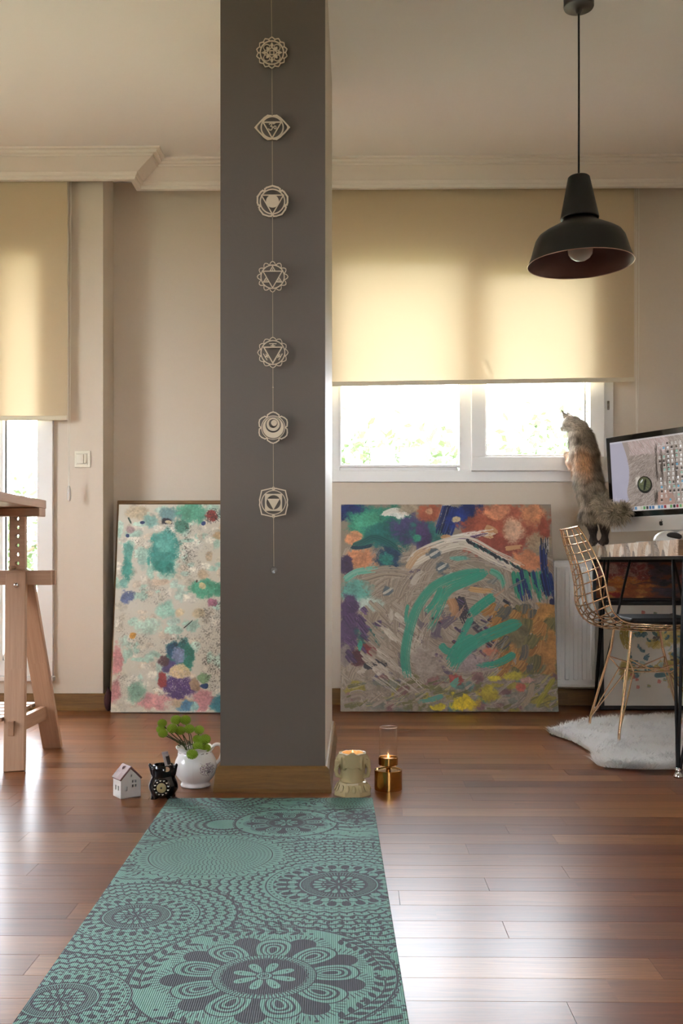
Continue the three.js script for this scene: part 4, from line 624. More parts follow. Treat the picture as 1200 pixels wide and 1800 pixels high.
// framed prints below the desk
{
  const R = rng(31), print = canvas(1024, 700, (c, w, h) => {
    c.fillStyle = '#d9d3c8'; c.fillRect(0, 0, w, h); c.translate(60, 50);
    for (let i = 0; i < 9; i++) { const x = 80 + R() * 420, y = 60 + R() * 380; blotch(c, R, x, y, 40 + R() * 40, 40 + R() * 40, ['#b09a52', '#a38c48', '#c3b374'][i % 3], 0.7, 0.5); }
    dab(c, R, [[120, 60], [90, 160], [130, 260]], 60, ['#a8903f', '#8d7a3a'], 20, 0.4); dab(c, R, [[140, 150], [280, 110], [340, 170], [260, 260]], 44, ['#a8903f', '#b59f55'], 20, 0.4); dab(c, R, [[420, 20], [420, 120]], 60, ['#a98f45'], 14, 0.4);
    for (let i = 0; i < 46; i++) { const x = 120 + R() * 440, y = 20 + R() * 420, a = R() * 6; dab(c, R, [[x, y], [x + 26 * cos(a), y + 26 * sin(a)], [x + 50 * cos(a + 0.4), y + 50 * sin(a + 0.4)]], 10 + R() * 22, R() < 0.5 ? ['#4f7480', '#3f5f6d'] : R() < 0.6 ? ['#8fa6a3', '#b9c2b8'] : ['#4a423c', '#776d5e'], 10, 0.5); }
    for (let i = 0; i < 22; i++) { const x = 60 + R() * 560, y = R() < 0.5 ? R() * 40 : 430 + R() * 90; dab(c, R, [[x, y], [x + 30, y + 6]], 12 + R() * 16, R() < 0.6 ? ['#c4766a', '#b35f55'] : ['#5f7f86', '#a39452'], 8, 0.5); }
    dab(c, R, [[300, 440], [380, 430], [450, 390]], 30, ['#40626c'], 12, 0.3);
  });
  const f = thing('framed_print', 'white abstract print in a black frame standing under the desk', 'picture', [1.166, 0, -4.802]); f.rotation.x = -0.05;
  part('frame', ring(0, 0.72, 0, 0.52, 0.02, 0.024, 0.012), M.black, f);
  part('print', bx(0.68, 0.484, 0.006, [0.36, 0.26, 0.012]), std(0xffffff, 0.5, { map: print }), f);
  const m = f.children[1].geometry; for (let i = 0; i < m.attributes.position.count; i++) m.attributes.uv.setXY(i, (m.attributes.position.getX(i) - 0.02) / 0.68, (m.attributes.position.getY(i) - 0.018) / 0.484);
  const paint = canvas(1024, 400, (c, w, h) => {
    c.fillStyle = '#6d3f2f'; c.fillRect(0, 0, w, h);
    for (let i = 0; i < 260; i++) { const x = R() * w, y = R() * h, q = x / w; blotch(c, R, x, y, 20 + R() * 40, 14 + R() * 26, q < 0.36 ? (y > h * 0.45 ? ['#a8632f', '#94512a', '#b5763c'] : ['#7d3a35', '#8f6a63', '#6a3233'])[Math.floor(R() * 3)] : q < 0.55 ? ['#3c3240', '#2e2a36', '#4a3c44'][Math.floor(R() * 3)] : ['#5a3f3c', '#4a3638', '#6a4a42'][Math.floor(R() * 3)], 0.9, 0.5); }
    blotch(c, R, 620, 190, 90, 90, '#8f4b40', 1); blotch(c, R, 130, 360, 40, 30, '#8d241f', 0.5, 0.5); speckle(c, R, 180, 120, 170, 110, 300, '#b59c92', 4); blotch(c, R, 90, 300, 40, 30, '#a88c74', 0.7);
  });
  const p = thing('framed_painting', 'dark orange abstract painting in a black frame above the white print', 'picture', [1.14, 0.5205, -4.832]); p.rotation.x = -0.03;
  part('frame', ring(0, 0.8, 0, 0.2, 0.014, 0.024, 0.012), M.black, p);
  const pg = part('picture', bx(0.772, 0.176, 0.006, [0.4, 0.1, 0.012]), std(0xffffff, 0.45, { map: paint }), p).geometry; for (let i = 0; i < pg.attributes.position.count; i++) pg.attributes.uv.setXY(i, (pg.attributes.position.getX(i) - 0.014) / 0.772, (pg.attributes.position.getY(i) - 0.012) / 0.176);
}

// ---------------------------------------------------------------- computer on the desk
{
  const W = 0.65, H = 0.418, CH = 0.063, m = thing('computer', 'all-in-one computer showing a close-up of a cat on the desk', 'computer', [1.135, 0.8415, -4.45]);
  m.rotation.order = 'YXZ'; m.rotation.y = -1.0544; m.rotation.x = 0.075;
  const alu = std(new THREE.Color(0xc9c9cb), 0.32, { metalness: 0.75 });
  const back = new THREE.Shape([[0, 0], [W, 0], [W, H], [0, H]].map(([a, b]) => new THREE.Vector2(a, b)));
  part('shell', bx(W, H, 0.012, [W / 2, H / 2, -0.007], 0.005), alu, m);
  part('back_bulge', (() => { const g = new THREE.SphereGeometry(1, 32, 16, 0, TAU, 0, PI / 2); g.rotateX(-PI / 2); g.scale(W * 0.46, H * 0.46, 0.04); g.translate(W / 2, H / 2, -0.0125); return g; })(), alu, m);
  part('chin', bx(W, CH, 0.006, [W / 2, CH / 2, 0.0005], 0.002), std(new THREE.Color(0xcfcfd1), 0.35, { metalness: 0.55 }), m);
  part('bezel', bx(W, H - CH, 0.005, [W / 2, CH + (H - CH) / 2, 0.0008], 0.002), std(new THREE.Color(0x050506), 0.06), m);
  const tex = canvas(1280, 720, (c, w, h) => {
    const R = rng(41); c.fillStyle = '#b8b4c4'; c.fillRect(0, 0, w, h); c.lineCap = 'round';
    c.fillStyle = '#a99a92'; c.beginPath(); c.moveTo(150, 0); c.bezierCurveTo(230, 200, 250, 330, 200, 470); c.bezierCurveTo(160, 560, 230, 640, 280, 720); c.lineTo(w, h); c.lineTo(w, 0); c.fill();
    const hair = (x, y, a, l, col, lw, al) => { c.strokeStyle = col; c.lineWidth = lw; c.globalAlpha = al; c.beginPath(); c.moveTo(x, y); c.quadraticCurveTo(x + l * 0.5 * cos(a), y + l * 0.5 * sin(a), x + l * cos(a + 0.25), y + l * sin(a + 0.25)); c.stroke(); };
    for (let i = 0; i < 9000; i++) { const x = 170 + R() * 1110, y = R() * h; if (x < 255 - Math.abs(y - 330) * 0.1 - (y > 430 ? (y - 430) * 0.1 : 0)) continue; const a = y < 140 ? 0.5 + R() * 0.4 : x < 520 ? 2.3 + (R() - 0.5) * 0.9 : 1.4 + (R() - 0.5) * 0.6, q = R(), pink = y < 150 && x < 700; hair(x, y, a, 20 + R() * 40, pink ? (q < 0.5 ? '#c9a9a6' : '#e2cfca') : q < 0.35 ? '#6f625b' : q < 0.7 ? '#c9bdb2' : '#9c8c80', 2 + R() * 2, 0.55); }
    c.globalAlpha = 1;
    for (const [x, y, l, wd] of [[560, 60, 330, 24], [620, 120, 300, 30], [690, 90, 360, 36], [780, 140, 320, 26]]) for (let i = 0; i < 60; i++) hair(x + (R() - 0.5) * wd, y + R() * l, 1.35 + (R() - 0.5) * 0.3, 60, '#3a322d', 3, 0.6);
    c.globalAlpha = 1; c.fillStyle = '#b58f80'; c.globalAlpha = 0.75; c.beginPath(); c.ellipse(640, 620, 110, 90, 0.3, 0, TAU); c.fill(); c.globalAlpha = 1;
    for (let i = 0; i < 70; i++) hair(520 + R() * 40, 520 + R() * 120, 1.6, 40, '#2e2622', 3, 0.6); c.globalAlpha = 1;
    for (let i = 0; i < 160; i++) hair(330 + R() * 40, 400 + R() * 60, 3 + R(), 40, '#ded3c6', 3, 0.6); c.globalAlpha = 1;
    c.save(); c.translate(408, 462); c.rotate(0.45); c.fillStyle = '#14110f'; c.beginPath(); c.ellipse(0, 0, 90, 84, 0, 0, TAU); c.fill(); c.fillStyle = '#5f6244'; c.beginPath(); c.ellipse(-4, -6, 74, 68, 0, 0, TAU); c.fill(); for (let i = 0; i < 180; i++) { const a = R() * TAU; c.strokeStyle = R() < 0.5 ? '#7d7f58' : '#3f4230'; c.lineWidth = 2; c.globalAlpha = 0.5; c.beginPath(); c.moveTo(14 * cos(a), 30 * sin(a)); c.lineTo(66 * cos(a), 60 * sin(a)); c.stroke(); } c.globalAlpha = 1; c.fillStyle = '#0d0c0b'; c.beginPath(); c.ellipse(2, -2, 14, 58, -0.2, 0, TAU); c.fill(); c.fillStyle = '#dfe3e0'; c.beginPath(); c.ellipse(-48, -20, 8, 24, 0.3, 0, TAU); c.fill(); c.restore();
    // desktop icons, thick towards the right
    for (let gx = 0; gx < 14; gx++) for (let gy = 0; gy < 14; gy++) { if (R() < (gx < 2 ? 0.45 : 0.12)) continue; const x = 590 + gx * 48 + R() * 8, y = 70 + gy * 42; if (y > 640) continue; c.fillStyle = ['#f2f0ee', '#ffffff', '#dcd8d4', '#5fa9cf', '#3b3634', '#f7f5f2', '#8ec1b0', '#c9c1ba'][Math.floor(R() * 8)]; c.fillRect(x, y, 16 + R() * 6, 20); c.fillStyle = 'rgba(245,243,240,.8)'; c.fillRect(x - 6, y + 24, 30, 5); }
    // dock
    c.fillStyle = 'rgba(235,230,228,.72)'; c.fillRect(265, 672, 780, 44); for (let i = 0; i < 22; i++) { c.fillStyle = ['#e9e4e0', '#5f8fb5', '#c9b48a', '#d9d4cf', '#8f2f3f', '#efeae4', '#c2c6b0', '#3f6f9f', '#5fa05f', '#e3c25a', '#2f2d2c'][Math.floor(R() * 11)]; c.fillRect(272 + i * 35, 677, 26, 30); }
    c.fillStyle = 'rgba(240,238,240,.5)'; c.fillRect(0, 0, w, 16);
  });
  const face = new THREE.PlaneGeometry(W - 0.048, H - CH - 0.048); face.translate(W / 2, CH + (H - CH) / 2, 0.0042);
  part('screen', face, std(new THREE.Color(0x080808), 0.08, { emissive: 0xffffff, emissiveMap: tex, emissiveIntensity: 0.62 }), m, { label: 'lit screen with a cat close-up and rows of icons' });
  // fruit emblem on the chin
  const body = new THREE.Shape(); body.moveTo(0, 0.0062); body.bezierCurveTo(0.003, 0.0085, 0.0085, 0.008, 0.0092, 0.0042); body.bezierCurveTo(0.0055, 0.0028, 0.0055, -0.002, 0.0098, -0.0034); body.bezierCurveTo(0.0085, -0.0085, 0.005, -0.0128, 0.0022, -0.011); body.quadraticCurveTo(0, -0.01, -0.0022, -0.011); body.bezierCurveTo(-0.006, -0.0128, -0.0102, -0.006, -0.01, 0.0005); body.bezierCurveTo(-0.0098, 0.0075, -0.004, 0.0088, 0, 0.0062);
  const leafS = new THREE.Shape(); leafS.moveTo(0.0002, 0.0085); leafS.quadraticCurveTo(0.0002, 0.0135, 0.0048, 0.0142); leafS.quadraticCurveTo(0.0046, 0.0092, 0.0002, 0.0085);
  const ex = { depth: 0.0008, bevelEnabled: false }; const em = [new THREE.ExtrudeGeometry(body, ex), new THREE.ExtrudeGeometry(leafS, ex)]; for (const g of em) g.translate(W / 2 - 0.03, CH / 2, 0.0035);
  part('emblem', em, M.black, m, { label: 'small dark bitten apple emblem' });
  // stand, upright although the display is tipped
  const st = new THREE.Group(); st.name = 'stand'; st.rotation.x = -0.075; m.add(st);
  part('neck', bx(0.17, 0.2, 0.008, [W / 2, 0.05, -0.075], 0.003), alu, st);
  part('base', bx(0.18, 0.005, 0.19, [W / 2, -0.0495, -0.005], 0.002), alu, st);
}
{
  const h = thing('headphones', 'white headphones with a dark oval ear pad lying on the desk', 'headphones', [1.118, 0.7868, -3.6], 0.25), wht = std(new THREE.Color(0xe9e6e2), 0.3);
  const cup = new THREE.SphereGeometry(1, 36, 20, 0, TAU, 0, PI / 2); cup.scale(0.05, 0.036, 0.045); part('ear_cup', cup, wht, h);
  const pad = new THREE.SphereGeometry(1, 30, 16); pad.scale(0.03, 0.0125, 0.012); pad.rotateZ(-0.12); pad.translate(0.006, 0.0165, 0.036); part('ear_pad', pad, std(new THREE.Color(0x3b3735), 0.85), h);
  part('headband', tube([V(0.03, 0.018, 0), V(0.08, 0.034, -0.02), V(0.14, 0.03, -0.05), V(0.19, 0.014, -0.03), V(0.21, 0.008, 0.01)], 0.0065, 30, 10), wht, h);
  const c2 = new THREE.SphereGeometry(1, 30, 16, 0, TAU, 0, PI / 2); c2.scale(0.045, 0.032, 0.045); c2.translate(0.22, 0, 0.02); part('ear_cup', c2, wht, h);
}

// ---------------------------------------------------------------- cat standing on the desk, forepaw on the window
{
  const cat = thing('cat', 'long-haired brown tabby cat standing on the desk looking out the window', 'cat', [1.1, 0.7865, -4.58]);
  const O = [1.1, 0.7865, -4.58], q = (x, y, z) => [x - O[0], y - O[1] + 0.002, z - O[2]];
  const J = { pelvis: q(1.097, 0.965, -4.6), loin: q(1.085, 1.03, -4.62), mid: q(1.074, 1.094, -4.645), chest: q(1.067, 1.218, -4.69), sh: q(1.06, 1.29, -4.71), neck: q(1.046, 1.335, -4.725), head: q(1.018, 1.361, -4.742), muz: q(0.984, 1.341, -4.757), p1: q(1.091, 0.79, -4.6), p2: q(1.131, 0.79, -4.545), h1: q(1.094, 0.86, -4.622), h2: q(1.136, 0.86, -4.573), k1: q(1.07, 0.925, -4.63), k2: q(1.125, 0.93, -4.575), t1: q(1.06, 0.92, -4.6), el: q(1.03, 1.185, -4.79), pf: q(1.026, 1.232, -4.88), el2: q(1.11, 1.17, -4.79), pf2: q(1.1, 1.22, -4.88), tail: [q(1.1, 0.99, -4.55), q(1.107, 0.972, -4.5), q(1.108, 0.94, -4.44), q(1.125, 0.915, -4.37), q(1.153, 0.928, -4.3), q(1.158, 0.975, -4.27), q(1.142, 1.02, -4.27)] };
  const bones = [[J.pelvis, J.loin, 0.054, 0.056], [J.loin, J.mid, 0.056, 0.058], [J.mid, J.chest, 0.058, 0.058], [J.chest, J.sh, 0.058, 0.05], [J.sh, J.neck, 0.05, 0.043], [J.pelvis, J.k1, 0.05, 0.034], [J.pelvis, J.k2, 0.048, 0.034], [J.k1, J.h1, 0.034, 0.017], [J.k2, J.h2, 0.034, 0.017], [J.h1, q(1.091, 0.805, -4.606), 0.016, 0.013], [J.h2, q(1.13, 0.805, -4.552), 0.016, 0.013], [q(1.09, 0.8, -4.604), q(1.086, 0.799, -4.635), 0.014, 0.0125], [q(1.129, 0.8, -4.55), q(1.124, 0.799, -4.58), 0.014, 0.0125], [J.chest, J.el, 0.036, 0.024], [J.el, J.pf, 0.02, 0.013], [J.chest, J.el2, 0.034, 0.022], [J.el2, J.pf2, 0.019, 0.013]];
  for (let i = 0; i + 1 < J.tail.length; i++) { const r = [0.02, 0.019, 0.019, 0.02, 0.02, 0.017, 0.01]; bones.push([J.tail[i], J.tail[i + 1], r[i], r[i + 1]]); }
  const body = (x, y, z) => { let d = 9; for (const [a, b, ra, rb] of bones) { const e = capsule(x, y, z, a, b, ra, rb); if (e < d + 0.06) d = smin(d, e, 0.022); } return smin(d, ellip(x, y, z, J.head, [0.04, 0.037, 0.038]), 0.02); };
  const headFn = (x, y, z) => { let d = ellip(x, y, z, J.head, [0.041, 0.037, 0.038]); d = smin(d, capsule(x, y, z, J.neck, J.head, 0.042, 0.03), 0.02); d = smin(d, capsule(x, y, z, q(1.0, 1.35, -4.75), J.muz, 0.02, 0.0125), 0.012); d = smin(d, ellip(x, y, z, q(1.0, 1.362, -4.735), [0.02, 0.014, 0.012]), 0.008); return d; };
  const earGeo = (base, tip, wdt) => { const g = new THREE.ConeGeometry(wdt, 1, 14, 6, true), p = g.attributes.position, B = V(...base), T2 = V(...tip), len = T2.distanceTo(B), up = T2.clone().sub(B).normalize(), fwd = V(-0.75, 0.1, 0.35).projectOnPlane(up).normalize(), side = up.clone().cross(fwd); for (let i = 0; i < p.count; i++) { let x = p.getX(i), y = p.getY(i) + 0.5, z = p.getZ(i); const out = 1 + 0.2 * sin(PI * y); if (z > 0) z *= 0.15; const v = B.clone().addScaledVector(up, y * len).addScaledVector(side, x * out).addScaledVector(fwd, z * 0.7 * out); p.setXYZ(i, v.x, v.y, v.z); } g.computeVertexNormals(); return g; };
  const gBody = sdfMesh(body, [0.01, 0.31, -0.08], 0.36, 84);
  const gHead = sdfMesh(headFn, J.head, 0.085, 44);
  const ears = [earGeo(q(0.998, 1.383, -4.742), q(0.972, 1.432, -4.752), 0.019), earGeo(q(1.022, 1.386, -4.77), q(1.012, 1.426, -4.8), 0.018)];
  // coat colours by place on the body: fur markings
  const col = (x, y, z) => {
    const wx = x + O[0], wy = y + O[1], wz = z + O[2], n = fbm(wx * 26, wy * 14, wz * 26, 3), st = sin(wy * 95 + fbm(wx * 9, wy * 9, wz * 9, 2) * 9);
    let c = [0.29, 0.235, 0.175]; const mixc = (d, t) => { t = Math.max(0, Math.min(1, t)); c = c.map((v, i) => v + (d[i] - v) * t); };
    mixc([0.06, 0.045, 0.032], 0.8 * Math.max(0, st) + 0.9 * n);
    mixc([0.36, 0.31, 0.25], 0.9 * Math.max(0, 1 - Math.hypot((wx - 1.02) / 0.06, (wy - 1.365) / 0.05)));          // pale head
    mixc([0.3, 0.24, 0.17], 0.8 * Math.max(0, 1 - Math.hypot((wx - 1.055) / 0.06, (wy - 1.335) / 0.045)));
    mixc([0.1, 0.075, 0.055], 0.85 * Math.max(0, 1 - Math.hypot((wx - 1.085) / 0.05, (wy - 1.28) / 0.06)));          // dark shoulder
    mixc([0.5, 0.25, 0.11], 0.95 * Math.max(0, 1 - Math.hypot((wx - 1.05) / 0.06, (wy - 1.17) / 0.1)));             // ginger flank
    mixc([0.07, 0.045, 0.03], 0.9 * Math.max(0, 1 - Math.hypot((wx - 1.095) / 0.03, (wy - 1.17) / 0.12)));           // dark spine
    mixc([0.3, 0.26, 0.2], 0.6 * Math.max(0, 1 - Math.hypot((wx - 1.02) / 0.04, (wy - 1.06) / 0.12)));
    mixc([0.045, 0.034, 0.028], (0.915 - wy) / 0.05 * 0.9);                                                            // dark hind legs
    if (wz > -4.53) { c = [0.36, 0.3, 0.22]; mixc([0.11, 0.09, 0.075], 0.3 + 1.1 * n); if (wy > 0.985 && wz > -4.32) mixc([0.1, 0.082, 0.07], 0.6); }
    return c;
  };
  const paint = (g) => { const p = g.attributes.position, c = new Float32Array(p.count * 3); for (let i = 0; i < p.count; i++) { const k = col(p.getX(i), p.getY(i), p.getZ(i)); c.set(k, i * 3); } g.setAttribute('color', new THREE.BufferAttribute(c, 3)); return g; };
  const flat = (g) => { const h = g.index ? g.toNonIndexed() : g; h.deleteAttribute('uv'); return paint(h); };
  const whole = mergeGeometries([gBody, gHead, ...ears].map(flat));
  const furMat = new THREE.MeshPhysicalMaterial({ color: 0xffffff, vertexColors: true, roughness: 0.85 });
  part('body', whole, furMat, cat);
  // fur
  const R = rng(63), p = whole.attributes.position, nn = whole.attributes.normal, tri = p.count / 3, area = [], v = [V(), V(), V()].map(() => V(0, 0, 0)); let tot = 0;
  for (let i = 0; i < tri; i++) { for (let k = 0; k < 3; k++) v[k].fromBufferAttribute(p, i * 3 + k); tot += v[1].clone().sub(v[0]).cross(v[2].clone().sub(v[0])).length(); area.push(tot); }
  const pos = [], nor = [], cl = [], N = 60000;
  for (let s = 0; s < N; s++) {
    const r = R() * tot; let lo = 0, hi = tri - 1; while (lo < hi) { const m2 = (lo + hi) >> 1; area[m2] < r ? (lo = m2 + 1) : (hi = m2); }
    for (let k = 0; k < 3; k++) v[k].fromBufferAttribute(p, lo * 3 + k);
    let a = R(), b = R(); if (a + b > 1) { a = 1 - a; b = 1 - b; }
    const o = v[0].clone().addScaledVector(v[1].clone().sub(v[0]), a).addScaledVector(v[2].clone().sub(v[0]), b), n = V(0, 0, 0).fromBufferAttribute(nn, lo * 3).normalize();
    const wy = o.y + O[1], wx = o.x + O[0], wz = o.z + O[2], tail = wz > -4.53, head = wy > 1.325, leg = wy < 0.9 && !tail, paw = wz < -4.78;
    if (wx < 0.985 && wy > 1.325 && R() < 0.4) continue;
    let dir = tail ? V(0.1, 0, 1) : V(0.12, -1, 0.25); if (tail) { let best = 9; for (let k = 0; k + 1 < J.tail.length; k++) { const e = capsule(o.x, o.y, o.z, J.tail[k], J.tail[k + 1], 0, 0); if (e < best) { best = e; dir = V(J.tail[k + 1][0] - J.tail[k][0], J.tail[k + 1][1] - J.tail[k][1], J.tail[k + 1][2] - J.tail[k][2]).normalize(); } } } if (head) dir = V(0.9, -0.35, 0.2); if (paw) dir = V(0, 0.5, -0.8); if (leg) dir = V(0, -1, 0);
    if (tail) dir.multiplyScalar(0.55).add(V((R() - 0.5) * 1.7, (R() - 0.42) * 1.7, 0));
    dir.add(V(R() - 0.5, R() - 0.5, R() - 0.5).multiplyScalar(0.55)).addScaledVector(n, tail ? 0.5 : head ? 0.4 : leg ? 0.12 : 0.55).normalize();
    const clump = 0.75 + 0.6 * fbm(wx * 40, wy * 40, wz * 40, 2), len = (tail ? 0.058 : head ? (wx < 1.0 ? 0.008 : 0.018) : leg || paw ? 0.008 : 0.034) * (0.6 + 0.6 * R()) * clump, wd = tail ? 0.0012 : 0.0011;
    const side = dir.clone().cross(n).normalize().multiplyScalar(wd), mid = o.clone().addScaledVector(dir, len * 0.55), tip = o.clone().addScaledVector(dir, len).add(V(0, -len * 0.16, 0));
    const c = col(o.x, o.y, o.z), tone = 0.5 + 1.1 * R();
    for (const [q2, k] of [[o.clone().add(side), 0.65], [o.clone().sub(side), 0.65], [mid.clone().addScaledVector(side, 0.8), 1], [o.clone().sub(side), 0.65], [mid.clone().addScaledVector(side, -0.8), 1], [mid.clone().addScaledVector(side, 0.8), 1], [mid.clone().addScaledVector(side, 0.8), 1], [mid.clone().addScaledVector(side, -0.8), 1], [tip, 1.15]]) { pos.push(q2.x, q2.y, q2.z); nor.push(n.x, n.y, n.z); cl.push(...c.map((w) => Math.min(0.9, w * tone * 1.6 * (0.9 + 0.1 * k)))); }
  }
  const fg = new THREE.BufferGeometry(); fg.setAttribute('position', new THREE.Float32BufferAttribute(pos, 3)); fg.setAttribute('color', new THREE.Float32BufferAttribute(cl, 3));
  part('fur', fg, furMat, cat, { kind: 'stuff' });
  const eye = new THREE.SphereGeometry(0.0062, 16, 12); eye.translate(...q(0.9885, 1.3605, -4.7275)); part('eye', eye, std(new THREE.Color(0x1d1c10), 0.08), cat);
  const nose = new THREE.SphereGeometry(0.0042, 12, 8); nose.translate(...q(0.9735, 1.346, -4.758)); part('nose', nose, std(new THREE.Color(0x3a2622), 0.4), cat);
  const wh = []; for (let i = 0; i < 6; i++) wh.push(tube([V(...q(0.98, 1.338 - i * 0.002, -4.748)), V(...q(0.985, 1.332 - i * 0.004, -4.72)), V(...q(0.995, 1.318 - i * 0.006, -4.695))], 0.0003, 6, 4)); part('whiskers', wh, M.white, cat, { kind: 'stuff' });
}

// ---------------------------------------------------------------- wire chair
{
  const gold = std(new THREE.Color(0xe3c09c), 0.2, { metalness: 1 });
  const ch = thing('wire_chair', 'copper gold wire chair with black seat pad standing on the white rug', 'chair', [1.12, 0, -4.06]), X0 = 1.12;
  const C = [[0.838, 0.84], [0.852, 0.775], [0.877, 0.698], [0.893, 0.611], [0.899, 0.529], [0.931, 0.474], [0.986, 0.446], [1.099, 0.434], [1.25, 0.434], [1.37, 0.448]].map(([a, b]) => V(a - X0, b, 0)), E = [[0.866, 0.848], [0.9, 0.79], [0.93, 0.725], [0.957, 0.655], [0.972, 0.575], [0.99, 0.517], [1.03, 0.482], [1.12, 0.47], [1.26, 0.47], [1.365, 0.478]].map(([a, b]) => V(a - X0, b, 0)), HW = [0.155, 0.17, 0.185, 0.195, 0.2, 0.205, 0.21, 0.215, 0.215, 0.19].map((a) => V(a, 0, 0));
  const cC = new THREE.CatmullRomCurve3(C), cE = new THREE.CatmullRomCurve3(E), cH = new THREE.CatmullRomCurve3(HW);
  const S = (u, v) => { const a = cC.getPoint(v), b = cE.getPoint(v), k = Math.pow(Math.abs(u), 2.2), p = a.lerp(b, k); p.z = u * cH.getPoint(v).x; return p; };
  const row = (v, r) => tube(Array.from({ length: 13 }, (_, i) => S(-1 + i / 6, v)), r, 24, 6), long = (u, r) => tube(Array.from({ length: 25 }, (_, i) => S(u, i / 24)), r, 60, 6);
  for (const v of [0.055, 0.11, 0.165, 0.22, 0.275, 0.33, 0.385, 0.44, 0.5, 0.55, 0.6, 0.65, 0.7, 0.75, 0.8, 0.85, 0.9, 0.95]) part('cross_wire', row(v, 0.0027), gold, ch);
  for (const u of [-0.68, -0.36, 0, 0.36, 0.68]) part('long_wire', long(u, 0.0027), gold, ch);
  part('rim', [row(0, 0.004), row(1, 0.004), long(-1, 0.004), long(1, 0.004)], gold, ch);
  part('inner_rim', [long(-0.88, 0.0028), long(0.88, 0.0028)], gold, ch);
  const pad = new RoundedBoxGeometry(0.3, 0.024, 0.35, 5, 0.011); { const p = pad.attributes.position; for (let i = 0; i < p.count; i++) { const x = p.getX(i), z = p.getZ(i); const r = Math.pow(Math.abs(z) / 0.175, 4) * 0.02 + Math.pow(Math.abs(x) / 0.15, 4) * 0.006; p.setXYZ(i, x * (1 - 0.12 * Math.pow(Math.abs(z) / 0.175, 3)), p.getY(i) + r * 0.6, z * (1 - 0.1 * Math.pow(Math.abs(x) / 0.15, 3))); } } pad.translate(0.085, 0.466, 0);
  part('seat_pad', pad, std(new THREE.Color(0x111113), 0.6), ch);
  // base
  const ringY = 0.272, L = { rn: [[1.078, 0.436, 0.13], [1.072, 0.37, 0.135], [1.012, 0.05, 0.208], [1.009, 0.003, 0.21]], rf: [[1.078, 0.436, -0.125], [1.067, 0.35, -0.13], [0.985, 0.055, -0.152], [0.981, 0.003, -0.153]], fn: [[1.275, 0.436, 0.13], [1.29, 0.36, 0.135], [1.375, 0.05, 0.2], [1.382, 0.003, 0.205]], ff: [[1.268, 0.436, -0.125], [1.282, 0.35, -0.13], [1.365, 0.055, -0.16], [1.371, 0.003, -0.163]] };
  const W3 = ([x, y, z]) => V(x - X0, y, z);
  const corners = { rn: [1.105, ringY, 0.07], rf: [1.082, ringY, -0.06], fn: [1.255, ringY, 0.07], ff: [1.265, ringY, -0.06] };
  for (const k of Object.keys(L)) {
    const leg = part('leg', polyTube(L[k].map(W3), 0.0056, 10), gold, ch);
    const cap = new THREE.CylinderGeometry(0.008, 0.009, 0.004, 14); cap.translate(L[k][3][0] - X0, 0.002, L[k][3][2]); part('foot_cap', cap, gold, leg);
    const c = W3(corners[k]), other = W3(corners[{ rn: 'rf', rf: 'rn', fn: 'ff', ff: 'fn' }[k]]), across = W3(corners[{ rn: 'fn', rf: 'ff', fn: 'rn', ff: 'rf' }[k]]), ank = W3(L[k][2]), knee = W3(L[k][1]).lerp(W3(L[k][2]), 0.12);
    part('brace_wire', polyTube([ank, c], 0.003, 8), gold, ch); part('brace_wire', polyTube([knee, c], 0.0028, 8), gold, ch);
    part('brace_wire', polyTube([ank, other.clone().lerp(c, 0.45)], 0.003, 8), gold, ch); part('brace_wire', polyTube([knee, c.clone().lerp(across, 0.6)], 0.0028, 8), gold, ch);
  }
  part('base_ring', polyTube(['rn', 'rf', 'ff', 'fn', 'rn'].map((k) => W3(corners[k])), 0.0034, 8), gold, ch);
}

